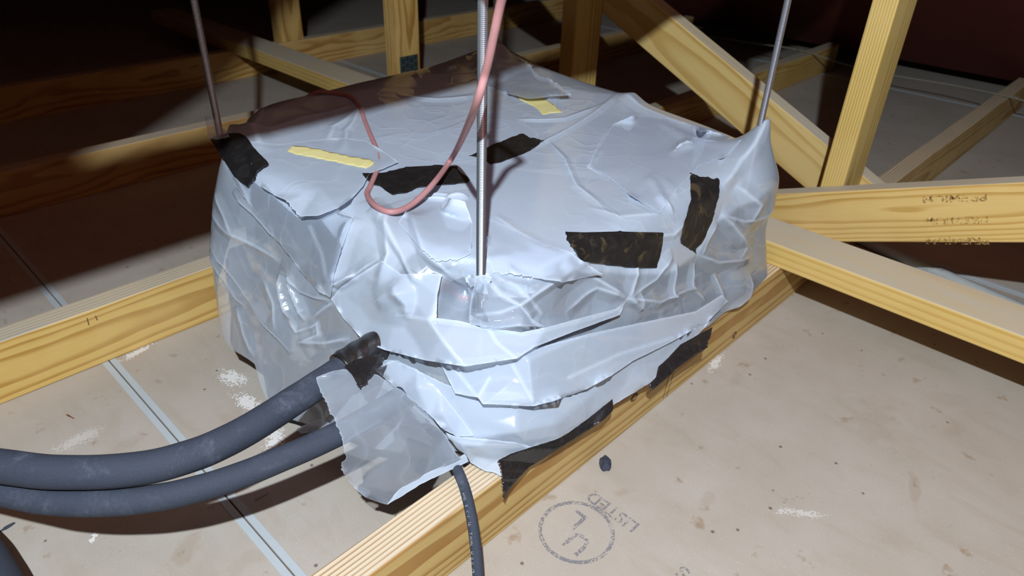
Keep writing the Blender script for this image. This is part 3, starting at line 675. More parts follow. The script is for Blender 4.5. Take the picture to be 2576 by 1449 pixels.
def tape_strip(name, poly, mat, parent=None, lift=0.0012, g=6.0, torn=(), thick=0.0004, bvh=None, nodes=None, curl=()):
    vs, fs = fill(outline(poly, 6.0, torn), g); V = np.full((len(vs), 3), np.nan)
    for i, p in enumerate(vs):
        r = ray(*p); b = None
        for bv in (bvh or [BV]):
            h = bv.ray_cast(Vector(EYE), Vector(r), 3.0)
            if h[0] is not None and (b is None or h[3] < b): b = h[3]
        if b is not None:
            lf = lift
            for (cx_, cy_, hgt, rad) in curl: lf += hgt * math.exp(-((p[0] - cx_) ** 2 + (p[1] - cy_) ** 2) / rad ** 2)
            V[i] = EYE + r * (b - lf)
    ok = ~np.isnan(V[:, 0]); nb = [set() for _ in range(len(V))]
    for a, b, c in fs: nb[a] |= {b, c}; nb[b] |= {a, c}; nb[c] |= {a, b}
    if not ok.all():   # points past the rim carry on at the depth of their neighbours
        td = np.linalg.norm(V - EYE, axis=1)
        for i in np.where(~ok)[0]:
            k = np.argmin(np.where(ok, ((vs - vs[i]) ** 2).sum(1), 1e18)); V[i] = EYE + ray(*vs[i]) * td[k]
    for _ in range(3): V = np.array([0.5 * V[i] + 0.5 * V[list(s)].mean(0) if s else V[i] for i, s in enumerate(nb)])
    fs = orient(V, fs); o = mesh_obj(name, V, fs, mat, parent, True)
    md = o.modifiers.new('thickness', 'SOLIDIFY'); md.thickness = thick; md.offset = 1.0
    return o

def bvh_of(*objs):
    vs, fs = [], []
    for o in objs:
        mw = o.matrix_basis if o.parent is None else None
        if mw is None:
            mw = Matrix.Identity(4); ch = [o]
            while ch[-1].parent is not None: ch.append(ch[-1].parent)
            for p in reversed(ch): mw = mw @ p.matrix_parent_inverse @ p.matrix_basis if p.parent else mw @ p.matrix_basis
        b = len(vs); vs += [tuple(mw @ v.co) for v in o.data.vertices]; fs += [[b + i for i in p.vertices] for p in o.data.polygons]
    return BVHTree.FromPolygons(vs, fs)

# ------------------------------------------------------------------ what is wrapped: a hung ceiling cassette unit
M_case = mat_plain('blue_white_polystyrene', (222, 236, 250), 0.8, 0.06, 120, 0.2, 0.3)
M_steel = mat_plain('galvanised_sheet', (130, 138, 150), 0.4, 0.15, 60, 0.05, 0.5, 0.7)
M_copper = mat_plain('copper', (222, 92, 54), 0.35, 0.1, 50, 0.02, 0.5, 0.6)
M_beige = mat_plain('beige_pvc', (196, 184, 150), 0.5, 0.08)
RODS = [(.424, .440), (.393, .921), (.938, .411), (.933, .935)]
unit = thing('ceiling_cassette_unit', 'pale box shaped air unit inside the plastic sheeting, hung on four threaded rods', 'air conditioner', (.68, .69, .0))
def octa(x0, x1, y0, y1, c, z0, z1):
    pts = [(x0 + c, y0), (x1 - c, y0), (x1, y0 + c), (x1, y1 - c), (x1 - c, y1), (x0 + c, y1), (x0, y1 - c), (x0, y0 + c)]
    bm = bmesh.new(); lo = [bm.verts.new((x, y, z0)) for x, y in pts]; hi = [bm.verts.new((x, y, z1)) for x, y in pts]
    bm.faces.new(lo[::-1]); bm.faces.new(hi)
    for i in range(8): bm.faces.new((lo[i], lo[(i + 1) % 8], hi[(i + 1) % 8], hi[i]))
    bmesh.ops.bevel(bm, geom=list(bm.edges), offset=0.006, segments=2, affect='EDGES'); return bm
bm_obj('casing', octa(.440, .945, .462, .945, .10, .055, .2255), M_steel, unit)
lid = octa(.430, .950, .422, .950, .058, .226, .262)
for v in lid.verts:
    k = (.45 - v.co.y)
bmesh.ops.subdivide_edges(lid, edges=[e for e in lid.edges if all(v.co.y < .46 for v in e.verts) and e.calc_length() > .2], cuts=46)
for v in lid.verts:
    if v.co.y < .43 and .45 < v.co.x < .93: v.co.y += RNG.uniform(-.004, .010) + .008 * math.sin(v.co.x * 40)
bmesh.ops.triangulate(lid, faces=list(lid.faces))
bm_obj('insulation_lid', lid, M_case, unit)
for rx, ry in RODS:
    cx_, cy_ = (.47 if rx < .6 else .90), (.49 if ry < .6 else .90)
    d_ = Vector((cx_ - rx, cy_ - ry, 0)); b = box_bm(-0.012, d_.length, -.014, .014, -.0015, .0015, .0006)
    bm_obj('hanger_bracket', b, M_steel, unit, frame((rx, ry, .170), d_, (0, 0, 1)))
cp_ = []
for px, py in ((1096, 712), (1118, 722), (1140, 735), (1160, 748), (1182, 752)):
    h = hit(px, py); cp_.append(h - (EYE - h) / np.linalg.norm(EYE - h) * .011)
V, Fc = tube_mesh(catmull(cp_, 8), .0062, 14)
mesh_obj('copper_pipe', V, Fc, M_copper, unit, True)
pb = at(1105, 945, .135)
V, Fc = tube_mesh(catmull([pb + np.array([-.03, .03, .0]), pb + np.array([0, 0.01, 0]), pb + np.array([.03, .02, -.03])], 8), .017, 18)
mesh_obj('drain_elbow', V, Fc, M_beige, unit, True)

# ------------------------------------------------------------------ threaded rods
M_rod = mat_plain('zinc_rod', (196, 205, 216), 0.28, 0.05, 300, 0.0, 0.5, 0.9)
def rod_mesh(z0, z1, R=.0048, pitch=.00159, seg=16, depth=.00062):
    n = int((z1 - z0) / pitch * seg); a = np.arange(n) * 2 * np.pi / seg; z = z0 + pitch * np.arange(n) / seg
    cr = np.stack([R * np.cos(a), R * np.sin(a), z], -1); rt = np.stack([(R - depth) * np.cos(a), (R - depth) * np.sin(a), z + pitch / 2], -1)
    V = np.concatenate([cr, rt]); i = np.arange(n - 1); f1 = np.stack([i, i + 1, n + i + 1, n + i], -1); k = np.arange(n - seg - 1); f2 = np.stack([n + k, n + k + 1, k + seg + 1, k + seg], -1)
    return V, np.concatenate([f1, f2])
V, Fc = rod_mesh(.165, 1.04)
RL = ['threaded steel rod rising from the middle of the plastic in front, beside the pink wire', 'threaded steel rod at the left corner of the plastic, mostly in shadow',
      'threaded steel rod at the right corner of the plastic, pale blue grey', 'threaded steel rod at the far corner, hidden behind the pink wire']
proto = None
for (rx, ry), lab in zip(RODS, RL):
    t = thing('threaded_rod', lab, 'rod', (rx, ry, .165), 'hanger rods of the wrapped unit')
    if proto is None:
        proto = mesh_obj('thread', V - np.array([rx * 0, ry * 0, .165]), Fc, M_rod, None, False); proto.parent = t
        ob = bm_obj('nut', octa(-.009, .009, -.009, .009, .004, 0, .008), M_steel); ob.parent = t; ob.location = (0, 0, .008); nut = ob
    else:
        for src in (proto, nut):
            c = src.copy(); COL.objects.link(c); c.parent = t

# ------------------------------------------------------------------ foam covered refrigerant pipes and cables
M_foam = mat_foam('black_pipe_foam', 0.40); M_foam2 = mat_foam('black_pipe_foam_lower', 0.22)
def tube_px(name, pts, rad, mat, label, cat, group=None, seg=28, n=14, wob=0.012):
    path = catmull([at(*p) for p in pts], n); V, Fc = tube_mesh(path, rad, seg, wob); o = mesh_obj(name, V, Fc, mat, None, True); tag(o, label, cat, group); return o
pipe1 = tube_px('insulated_pipe', [(-160, 1150, .166), (-20, 1170, .169), (150, 1188, .171), (350, 1179, .172), (500, 1140, .171), (620, 1083, .170), (730, 1014, .170), (810, 962, .171), (880, 915, .173), (950, 870, .176)], .0150, M_foam,
                'upper thick black foam covered pipe, leaving the plastic under black tape', 'pipe', 'foam covered pipes')
pipe2 = tube_px('insulated_pipe', [(-160, 1200, .136), (-20, 1233, .139), (120, 1260, .143), (280, 1264, .146), (420, 1248, .148), (560, 1211, .150), (700, 1158, .152), (850, 1092, .154), (960, 1030, .152), (1040, 980, .145)], .0122, M_foam2,
                'lower thick black foam covered pipe, running under the loose plastic flap', 'pipe', 'foam covered pipes')
pipe3 = tube_px('insulated_pipe', [(-160, 1290, .025), (-70, 1360, .030), (-14, 1440, .035), (40, 1560, .04)], .0180, M_foam, 'short end of black foam pipe in the bottom left corner of the photo', 'pipe', 'foam covered pipes')
M_cable = mat_foam('black_rubber_cable', 0.55)
cab = tube_px('power_cable', [(1040, 1040, .11), (1105, 1100, .108), (1142, 1165, .101), (1168, 1225, .098), (1186, 1300, .088), (1197, 1380, .066), (1204, 1470, .040), (1206, 1560, .012)], .0056, M_cable,
              'black round cable crossing the near bottom board from under the plastic', 'cable', None, 18, 12, 0.0)
M_dash = mat_ink('white_cable_print', (170, 174, 180), 0.46, 700)
# white lettering along the cable
cp = catmull([at(1160, 1228, .1025), at(1176, 1300, .0932), at(1184, 1380, .0716), at(1188, 1470, .0455)], 16); dL = np.r_[0, np.cumsum(np.linalg.norm(np.diff(cp, axis=0), axis=1))]
word = 'AWG 8 CU UL THHN 600V OR MC'
for k, ch in enumerate(word):
    if ch == ' ': continue
    s = 0.004 + k * dL[-1] / (len(word) + 1); i = min(np.searchsorted(dL, s), len(cp) - 1); P = cp[i]; T = cp[min(i + 1, len(cp) - 1)] - cp[max(i - 1, 0)]
    nrm = EYE - P + np.array([-.3, 0, 0]); nrm = nrm - T * (nrm @ T) / (T @ T)
    text_mesh('print_letter', ch, M_dash, cab, P + nrm / np.linalg.norm(nrm) * .0009, T, nrm, .0028, 1.0, 0.0)
M_pink = mat_plain('dusty_pink_wire', (188, 136, 138), 0.5, 0.15, 60, 0.05, 0.35)
wp = [atd(1160, -330, .50), atd(1290, -240, .47), atd(1300, -120, .50)] + [atd(*p) for p in ((1262, 0, .53), (1243, 85, .545), (1222, 180, .565), (1188, 290, .605))]
for px, py, lf in ((1140, 392, .075), (1090, 462, .045), (1035, 515, .022), (985, 533, .014), (945, 518, .010), (924, 490, .006), (932, 468, .002)):
    h = hit(px, py); wp.append(h + (EYE - h) / np.linalg.norm(EYE - h) * lf)
for p in ((948, 430), (954, 402), (944, 368), (930, 335), (917, 303), (906, 272)):
    h = hit(*p); wp.append(h + (EYE - h) / np.linalg.norm(EYE - h) * .0006)
for p in ((882, 249), (852, 241), (822, 238), (796, 239)):
    h = hit(*p)
    if h is not None: wp.append(h + np.array([0, 0, .0035]))
wp.append(wp[-1] + np.array([-.02, .05, -.03]))
V, Fc = tube_mesh(catmull(wp, 12), .0034, 14); wire = mesh_obj('pink_wire', V, Fc, M_pink, None, True)
tag(wire, 'pink insulated wire looping down in front of the middle rod', 'wire')
M_lead = mat_plain('pale_cord', (150, 142, 128), 0.7, 0.2, 200)
tp = [at(1640, 62, .10), at(1700, 78, .075), at(1790, 93, .075), at(1905, 110, .088), at(2012, 126, .095), at(2130, 163, .080), at(2250, 190, .078), at(2400, 215, .085), at(2560, 249, .094), at(2700, 290, .08)]
V, Fc = tube_mesh(catmull(tp, 8), .0022, 8); cord = mesh_obj('thin_cord', V, Fc, M_lead, None, True); tag(cord, 'thin pale cord strung across the far boards at the right', 'cord')
for k, P in enumerate((tp[3], tp[4], tp[8])):
    for j in range(3):
        e = P + RNG.uniform(-1, 1, 3) * np.array([.02, .02, .008]); V, Fc = tube_mesh(catmull([P, (P + e) / 2 + [0, 0, .004], e], 4), .0009, 5); mesh_obj('frayed_end', V, Fc, M_lead, cord, True)
M_cond = mat_plain('grey_conduit', (176, 182, 184), 0.45, 0.15, 60, 0.05, 0.5)
g0 = at(2440, 722, .011); g1 = at(2700, 836, .011)
V, Fc = tube_mesh(catmull([g0 + (g0 - g1) * 3.2, g0, g1, g1 + (g1 - g0)], 6), .011, 16); tag(mesh_obj('conduit', V, Fc, M_cond, None, True), 'round pale grey pipe lying on the floor behind the low brace', 'pipe')

# ------------------------------------------------------------------ loose film layers over the main sheet
LS = {}
LS['top'] = loose_sheet('torn_top_sheet', [(612, 352), (700, 362), (780, 352), (860, 345), (920, 352), (968, 382), (1005, 408), (960, 428), (930, 437), (914, 470), (886, 500), (850, 525), (800, 544), (752, 546), (738, 528), (720, 505), (690, 493), (655, 470), (640, 440)],
    [(612, 352, .006), (780, 352, .004), (920, 352, .004), (968, 382, .005), (1005, 408, .006), (930, 437, .007), (914, 470, .012), (850, 525, .022), (800, 545, .026), (752, 546, .026), (720, 505, .020), (690, 493, .014), (640, 440, .008), (800, 470, .014), (850, 420, .006)], M_film2, cover, 5, (13, 14), .0010, 1, True, 0, .0075)
LS['patch'] = loose_sheet('upper_layer', [(1540, 312), (1508, 368), (1478, 420), (1520, 442), (1580, 490), (1660, 540), (1712, 470), (1760, 420), (1830, 395), (1868, 352), (1760, 318), (1660, 292), (1600, 286)],
    [(1540, 312, .003), (1478, 420, .004), (1660, 540, .003), (1760, 420, .003), (1868, 352, .003), (1660, 292, .003), (1600, 400, .003)], M_film2, cover, 7, (), .0005, 1, True, 0, .0016)
LS['patch2'] = loose_sheet('upper_layer', [(1222, 545), (1290, 575), (1370, 612), (1432, 632), (1520, 690), (1420, 712), (1340, 700), (1290, 690), (1240, 690), (1222, 640)],
    [(1222, 545, .003), (1432, 632, .003), (1520, 690, .003), (1340, 700, .003), (1222, 640, .003)], M_film2, cover, 7, (6, 7), .0005, 1, True, 0, .0016)
LS['patch3'] = loose_sheet('upper_layer', [(1000, 560), (1040, 500), (1100, 492), (1170, 505), (1190, 560), (1186, 640), (1150, 655), (1095, 660), (1060, 630), (1030, 595)],
    [(1000, 560, .006), (1040, 500, .004), (1190, 560, .003), (1186, 640, .004), (1095, 660, .008), (1030, 595, .010)], M_film2, cover, 6, (6, 7), .0008, 1, True, 0, .0018)
LS['left'] = loose_sheet('side_layer', [(560, 405), (592, 470), (630, 520), (672, 572), (706, 618), (730, 650), (760, 690), (800, 735), (832, 750), (842, 690), (862, 620), (892, 545), (850, 525), (800, 544), (752, 546), (700, 500), (640, 455)],
    [(560, 405, .006), (630, 520, .014), (706, 618, .012), (760, 690, .008), (832, 750, .010), (862, 620, .014), (892, 545, .010), (800, 544, .006), (700, 500, .006), (640, 455, .005), (780, 620, .004)], M_film3, cover, 6, (), .0010, 1, True, 0, .002, lines=([(892, 545), (862, 620), (842, 690), (832, 750)], [(780, 570), (810, 640), (828, 740)]))
LS['cone'] = loose_sheet('rod_cone', [(1199, 702), (1226, 702), (1262, 742), (1310, 766), (1344, 806), (1374, 822), (1310, 822), (1240, 826), (1182, 816), (1179, 775), (1186, 735)],
    [(1199, 702, .022), (1226, 702, .022), (1262, 742, .020), (1310, 766, .012), (1374, 822, .012), (1310, 822, .022), (1240, 826, .026), (1182, 816, .022), (1179, 775, .014), (1186, 735, .016), (1212, 760, .030), (1230, 795, .026)], M_film3, cover, 5, (), .0008, 1, True, 0, .002, lines=([(1200, 792), (1260, 786), (1310, 766)], [(1199, 702), (1186, 735), (1179, 775), (1182, 816)], [(1226, 702), (1262, 742), (1310, 766), (1344, 806)]))
LS['fold'] = loose_sheet('front_fold', [(832, 752), (865, 803), (917, 860), (969, 881), (1072, 907), (1170, 922), (1300, 902), (1345, 873), (1450, 832), (1560, 792), (1575, 757), (1549, 777), (1460, 800), (1372, 824), (1310, 836), (1227, 824), (1150, 806), (1098, 800), (1100, 742), (1112, 690), (1060, 688), (1010, 690), (960, 655), (905, 690), (860, 720)],
    [(832, 752, .010), (865, 803, .014), (917, 860, .020), (969, 881, .026), (1072, 907, .034), (1170, 922, .044), (1300, 902, .030), (1345, 873, .020), (1450, 832, .013), (1560, 792, .008), (1575, 757, .004), (1460, 800, .012), (1372, 824, .014), (1227, 824, .014), (1150, 806, .022), (1077, 803, .030), (1110, 850, .040), (1140, 890, .043), (1098, 800, .024), (1100, 742, .018), (1112, 690, .010), (1000, 792, .012), (955, 765, .008), (985, 735, .020), (1045, 760, .016), (1010, 745, .026), (1030, 690, .012), (960, 655, .005), (905, 690, .008), (860, 720, .007), (1250, 862, .022), (1040, 850, .018), (930, 800, .010)], M_film2, cover, 6, (), .0008, 0, lines=([(1077, 803), (1110, 850), (1140, 890), (1165, 918)], [(1098, 800), (1100, 742), (1112, 690)], [(1000, 792), (1077, 803), (1150, 806), (1227, 824)], [(860, 720), (905, 690), (960, 655)], [(1227, 824), (1250, 862), (1300, 902)]))
LS['band'] = loose_sheet('front_layer', [(1145, 990), (1120, 940), (1100, 900), (1180, 900), (1304, 888), (1478, 840), (1750, 783), (1815, 742), (1832, 758), (1780, 810), (1690, 860), (1592, 908), (1537, 946), (1478, 978), (1394, 1009), (1342, 1022), (1214, 1016), (1202, 1000)],
    [(1145, 990, .016), (1100, 900, .010), (1180, 900, .012), (1304, 888, .012), (1478, 840, .010), (1750, 783, .005), (1815, 742, .006), (1832, 758, .010), (1780, 810, .019), (1690, 860, .026), (1592, 908, .027), (1478, 978, .028), (1342, 1022, .030), (1214, 1016, .028), (1202, 1000, .026), (1232, 950, .012), (1300, 945, .016), (1340, 1008, .032), (1500, 905, .016), (1330, 905, .018)], M_film2, cover, 6, (), .0008, 0, lines=([(1150, 935), (1202, 1000)], [(1202, 1000), (1232, 950)], [(1290, 920), (1340, 1008)], [(1430, 950), (1560, 890), (1690, 850)]))
LS['low'] = loose_sheet('lower_layer', [(960, 905), (1000, 905), (1080, 945), (1120, 965), (1180, 985), (1300, 985), (1400, 970), (1500, 925), (1590, 875), (1700, 815), (1790, 785), (1785, 815), (1690, 905), (1640, 962), (1540, 1022), (1478, 1060), (1400, 1108), (1333, 1130), (1300, 1118), (1180, 1106), (1120, 1085), (1075, 1045), (1030, 1000), (965, 935)],
    [(960, 905, .006), (1080, 945, .010), (1180, 985, .005), (1300, 985, .005), (1500, 925, .005), (1590, 875, .005), (1700, 815, .005), (1790, 785, .005), (1180, 1030, .010), (1300, 1045, .010), (1500, 985, .010), (1590, 925, .008), (1772, 838, 'z', .096), (1690, 900, 'z', .0930), (1640, 962, 'z', .0915), (1540, 1022, 'z', .0915), (1478, 1060, 'z', .0925), (1400, 1108, 'z', .095), (1333, 1130, 'z', .099), (1180, 1106, .016), (1120, 1085, .018), (1075, 1045, .016), (965, 935, .012), (1300, 1085, .018), (1230, 1060, .012), (1400, 1065, .014)], M_film2, cover, 6, (), .0012)
LS['sleeve'] = loose_sheet('sleeve', [(940, 930), (985, 905), (1050, 928), (1105, 980), (1160, 1050), (1195, 1098), (1150, 1100), (1112, 1080), (1080, 1045), (1010, 985), (960, 948)],
    [(940, 930, .024), (985, 905, .016), (1050, 928, .018), (1105, 980, .020), (1160, 1050, .018), (1195, 1098, .018), (1150, 1100, .020), (1080, 1045, .030), (1010, 985, .034), (1050, 970, .034), (1110, 1035, .032)], M_film2, cover, 6, (), .0014)
LS['flap'] = loose_sheet('hanging_flap', [(790, 950), (830, 932), (870, 926), (950, 940), (1020, 985), (1080, 1045), (1120, 1090), (1140, 1125), (1157, 1150), (1180, 1160), (1060, 1218), (970, 1272), (920, 1255), (888, 1228), (874, 1208), (858, 1185), (856, 1168), (868, 1148), (862, 1130), (850, 1080), (825, 1030), (805, 985)],
    [(790, 950, 'z', .196), (870, 926, 'z', .197), (950, 940, 'z', .192), (1020, 985, 'z', .178), (1080, 1045, 'z', .154), (1120, 1090, 'z', .134), (1157, 1150, 'z', .112), (1180, 1160, 'z', .102), (1060, 1218, 'z', .094), (970, 1272, 'z', .083), (888, 1228, 'z', .108), (856, 1175, 'z', .142), (862, 1130, 'z', .170), (825, 1030, 'z', .182), (805, 985, 'z', .192), (960, 1060, 'z', .178), (880, 1105, 'z', .174), (1060, 1075, 'z', .152), (1090, 1140, 'z', .122), (960, 1165, 'z', .132), (1000, 1110, 'z', .152)], M_film3, cover, 6, (13, 14, 15, 16, 17, 18, 19, 20), .0016, 2, False)
LS['hem'] = loose_sheet('flap_hem', [(970, 1273), (1010, 1250), (1060, 1219), (1120, 1190), (1181, 1161), (1170, 1140), (1120, 1168), (1050, 1200), (1000, 1232)], [(970, 1273, 'z', .0855), (1060, 1219, 'z', .097), (1181, 1161, 'z', .105), (1170, 1140, 'z', .114), (1050, 1200, 'z', .104), (1000, 1232, 'z', .097)], M_film2, cover, 5, (), .0005, 1, False)
LS['corner'] = loose_sheet('taped_corner', [(1118, 1086), (1150, 1098), (1230, 1104), (1300, 1112), (1340, 1124), (1292, 1142), (1252, 1160), (1264, 1202), (1240, 1188), (1222, 1187), (1184, 1166), (1172, 1145), (1150, 1130)],
    [(1118, 1086, 'z', .138), (1230, 1104, 'z', .136), (1300, 1112, 'z', .122), (1340, 1124, 'z', .108), (1252, 1160, 'z', .101), (1264, 1202, 'z', .0920), (1222, 1187, 'z', .0925), (1184, 1166, 'z', .098), (1165, 1120, 'z', .128), (1150, 1130, 'z', .116), (1198, 1148, 'z', .106), (1260, 1118, 'z', .124), (1205, 1122, 'z', .130)], M_film2, cover, 5, (), .0008, 1, False)
LS['scrap'] = loose_sheet('lower_scrap', [(742, 1080), (800, 1052), (828, 1062), (846, 1072), (800, 1085), (757, 1092)], [(742, 1080, 'z', .062), (800, 1052, 'z', .066), (846, 1072, 'z', .066), (757, 1092, 'z', .056), (800, 1085, 'z', .060)], M_film3, cover, 5, (2, 3), .001, 1, False)
LS['ear'] = loose_sheet('corner_ear', [(514, 292), (528, 289), (545, 306), (568, 326), (580, 345), (545, 352), (524, 350), (520, 325)], [(514, 292, 'd', 1.045), (528, 289, 'd', 1.05), (568, 326, 'd', 1.035), (580, 345, 'd', 1.02), (524, 350, 'd', 1.015)], M_film3, cover, 4, (), .001, 1, False)
LS['rear'] = loose_sheet('rear_torn_edge', [(1180, 180), (1215, 178), (1242, 150), (1250, 108), (1268, 112), (1280, 128), (1300, 140), (1338, 165), (1352, 188), (1380, 196), (1412, 216), (1440, 240), (1330, 250), (1230, 225)], [(1180, 180, 'd', 1.30), (1250, 108, 'd', 1.33), (1268, 112, 'd', 1.33), (1338, 165, 'd', 1.29), (1412, 216, 'd', 1.22), (1440, 240, 'd', 1.18), (1330, 250, 'd', 1.16), (1230, 225, 'd', 1.22)], M_film3, cover, 5, (6, 7, 8, 9, 10), .002, 1, False)
LS['cuff'] = loose_sheet('torn_cuff', [(1172, 697), (1186, 690), (1196, 694), (1232, 690), (1236, 706), (1222, 716), (1228, 740), (1196, 735), (1200, 716), (1182, 724)], [(1172, 697, .014), (1196, 694, .024), (1232, 690, .022), (1222, 716, .018), (1228, 740, .012), (1196, 735, .012), (1182, 724, .010)], M_film2, cover, 4, (0, 1, 3, 9), .002, 0)

# ------------------------------------------------------------------ tape
M_tape = mat_tape('black_cloth_tape', (24, 23, 25), 0.5, 0.3); M_tape_d = mat_tape('black_tape_dusty', (28, 26, 27), 0.5, 0.3, dirt=(84, 72, 50)); M_tape_s = mat_tape('black_tape_glossy', (34, 33, 35), 0.24, 0.25, 0.8)
M_mask = mat_tape('yellow_masking_tape', (226, 216, 150), 0.7, 0.15, 0.2)
BT = bvh_of(LS['top']); BF = bvh_of(sheet, LS['fold'], LS['band'], LS['low'], LS['corner'], LS['sleeve'])
chA = [o for o in trusses[0].children if o.name.startswith('bottom_chord')]
_ch = bpy.data.objects['bottom_chord']; BJ = bvh_of(_ch)
GT = 'black tape strips on the plastic'
def tp_(poly, mat, label, bvh, torn=(), lift=.0014, curl=(), thick=.0004, group=GT, name='tape_strip', g=6.0, cat='tape'):
    o = tape_strip(name, poly, mat, None, lift, g, torn, thick, bvh, None, curl); tag(o, label, cat, group); return o
tp_([(524, 346), (560, 333), (600, 330), (624, 343), (640, 368), (662, 392), (682, 413), (652, 432), (640, 455), (626, 476), (606, 462), (588, 446), (560, 405)], M_tape, 'black tape strip at the left corner of the plastic, half in shadow', [BV, BT], (7, 8), .009)
tp_([(907, 434), (960, 433), (1020, 418), (1085, 413), (1150, 415), (1160, 432), (1180, 443), (1186, 454), (1178, 464), (1120, 468), (1050, 476), (1020, 490), (985, 494), (960, 476), (930, 466)], M_tape, 'long black tape strip on top of the plastic, crossed by the pink wire loop', [BV, BT], (4, 13, 14), .002)
tp_([(1174, 393), (1230, 365), (1310, 333), (1345, 344), (1378, 352), (1330, 385), (1270, 408), (1235, 417), (1205, 400)], M_tape, 'black tape strip with white dust on top of the plastic, just behind the middle rod', [BV], (2, 3), .0015)
tp_([(1732, 430), (1760, 441), (1813, 449), (1812, 490), (1795, 555), (1770, 610), (1752, 628), (1753, 643), (1735, 632), (1708, 610), (1715, 570), (1735, 500)], M_tape_d, 'upright brown smeared black tape strip near the right rod', [BV], (1, 6, 7, 8), .0015)
tp_([(1419, 580), (1470, 583), (1560, 578), (1672, 583), (1667, 630), (1654, 678), (1600, 677), (1530, 669), (1456, 658), (1445, 632), (1432, 618)], M_tape_d, 'wide brown smeared black tape strip low on the plastic, right of the middle rod', [BV], (9, 10), .004)
BFILM[0] = BF
def tape_nodes(poly, nodes, mat, label, torn=()):
    o = loose_sheet('tape_strip', poly, nodes, mat, None, 5.0, torn, .0002, 0, False, 0, .002, (), [BF, BJ]); o.data.attributes.remove(o.data.attributes['stress'])
    md = o.modifiers.new('thickness', 'SOLIDIFY'); md.thickness = .0004; md.offset = 1.0; return tag(o, label, 'tape', GT)
tape_nodes([(1540, 1004), (1543, 1025), (1541, 1034), (1519, 1056), (1478, 1083), (1391, 1138), (1333, 1174), (1304, 1203), (1278, 1234), (1269, 1257), (1266, 1228), (1262, 1199), (1251, 1159), (1286, 1141), (1333, 1126), (1391, 1108), (1420, 1096), (1478, 1054)],
    [(1540, 1003, 'f', .002), (1478, 1053, 'f', .002), (1420, 1093, 'f', .002), (1391, 1105, 'f', .002), (1333, 1123, 'f', .003), (1286, 1138, 'f', .006), (1251, 1156, 'f', .012), (1272, 1180, 'f', .008), (1333, 1147, 'f', .002), (1500, 1030, 'f', .002), (1440, 1072, 'f', .002), (1390, 1110, 'f', .002), (1540, 1035, 'y', .3552), (1478, 1085, 'y', .3550), (1391, 1140, 'y', .3550), (1304, 1205, 'y', .3545), (1269, 1259, 'y', .3530), (1262, 1205, 'z', .102)], M_tape_s, 'long glossy black tape strip holding the plastic to the top of the near bottom board', (9, 10, 11))
tape_nodes([(1792, 823), (1786, 851), (1781, 873), (1740, 900), (1697, 931), (1687, 943), (1665, 961), (1644, 979), (1634, 977), (1633, 966), (1650, 949), (1656, 923), (1682, 899), (1711, 867)],
    [(1792, 822, 'f', .002), (1711, 864, 'f', .002), (1682, 896, 'f', .002), (1656, 920, 'f', .002), (1633, 966, 'z', .093), (1690, 900, 'f', .002), (1735, 860, 'f', .002), (1700, 880, 'f', .002), (1786, 860, 'y', .3550), (1740, 900, 'y', .3548), (1697, 931, 'y', .3548), (1644, 980, 'y', .3548)], M_tape_s, 'second black tape strip along the near bottom board, the one nearer the low brace', (1,))
wpth = catmull([at(858, 930, .1722), at(880, 915, .173), at(910, 895, .174), at(940, 876, .1755), at(962, 863, .1765)], 10)
V, Fc = tube_mesh(wpth, .0185, 26, .05); wrap = mesh_obj('tape_strip', V, Fc, M_tape_s, None, True)
tag(wrap, 'crumpled glossy black tape wrapped round the upper pipe where it enters the plastic', 'tape', GT)
BFILM[0] = bvh_of(wrap, LS['flap'], LS['sleeve'], sheet)
tl = loose_sheet('tape_tail', [(866, 922), (892, 905), (930, 895), (968, 900), (950, 925), (930, 948), (907, 977), (893, 955), (884, 940)], [(866, 922, 'f', .002), (892, 905, 'f', .002), (930, 895, 'f', .002), (968, 900, 'f', .004), (950, 925, 'f', .006), (907, 977, 'f', .008), (884, 940, 'f', .003), (918, 925, 'f', .009)], M_tape_s, wrap, 4, (5, 6), .0006, 0, False, 0, .002, (), [BFILM[0]])
tl.data.attributes.remove(tl.data.attributes['stress'])
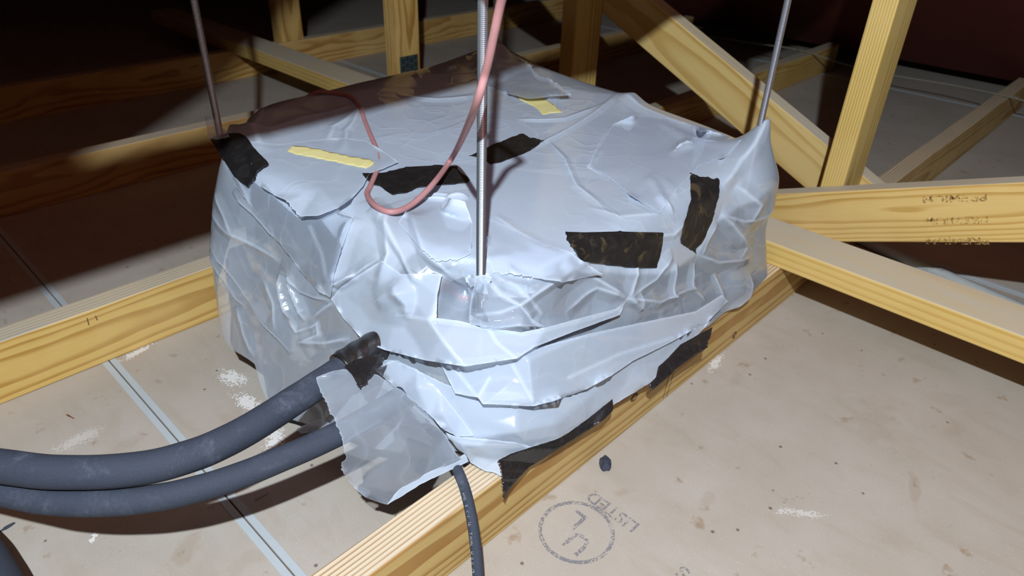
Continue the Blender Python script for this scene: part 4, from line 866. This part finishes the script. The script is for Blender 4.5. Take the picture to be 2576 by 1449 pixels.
tp_([(716, 381), (735, 363), (757, 364), (800, 372), (880, 390), (930, 398), (947, 407), (943, 418), (920, 427), (850, 412), (790, 400), (730, 388)], M_mask, 'longer yellow masking tape strip on the plastic, left of the pink wire loop', [BV, BT], (), .0012, (), .0003, 'yellow tape strips', 'masking_tape')
tp_([(1284, 232), (1310, 224), (1337, 221), (1357, 236), (1375, 248), (1396, 261), (1421, 284), (1390, 289), (1362, 291), (1347, 273), (1309, 255)], M_mask, 'short yellow masking tape strip far back on the plastic, right of the pink wire', [BV], (), .0012, (), .0003, 'yellow tape strips', 'masking_tape')

# ------------------------------------------------------------------ debris on the boards
def chunk(name, px, py, size, mat, label, cat, seed, ang=0.0, z=0.0):
    rg = np.random.RandomState(seed); bm = bmesh.new(); bmesh.ops.create_icosphere(bm, subdivisions=2, radius=1)
    for v in bm.verts:
        k = 1 + 0.28 * math.sin(5 * v.co.x + seed) * math.cos(4 * v.co.y) + rg.uniform(-.13, .13)
        v.co = Vector((v.co.x * size[0] * k, v.co.y * size[1] * k * (1 - .25 * v.co.x), max(v.co.z * k, -.6) * size[2]))
    c = at(px, py, z + size[2] * 0.6); o = bm_obj(name, bm, mat, None, Matrix.Translation(Vector(c)) @ Matrix.Rotation(ang, 4, 'Z')); return tag(o, label, cat)
dv = at(1521, 1148) - at(1524, 1182); an = math.atan2(dv[1], dv[0])
chunk('foam_chip', 1523, 1167, (.0125, .0075, .006), mat_foam('black_foam_chip', 0.1), 'small black foam chip on the floor right of the near bottom board', 'chip', 3, an)
dv = at(36, 1316) - at(5, 1334); chunk('tape_sliver', 20, 1325, (.0085, .0018, .0016), M_foam, 'thin black sliver on the floor near the bottom left corner', 'sliver', 5, math.atan2(dv[1], dv[0]))
dv = at(190, 1055) - at(164, 1041); chunk('wood_splinter', 177, 1048, (.0085, .0009, .0009), mat_plain('brown_splinter', (120, 76, 46), 0.8), 'thin brown wood splinter on the floor left of the seam', 'splinter', 7, math.atan2(dv[1], dv[0]))
dv = at(672, 1242) - at(645, 1256); chunk('plaster_flake', 658, 1249, (.0085, .0011, .0010), mat_plain('pale_flake', (170, 164, 154), 0.8), 'thin pale flake on the floor in the shadow of the lower pipe', 'flake', 9, math.atan2(dv[1], dv[0]))
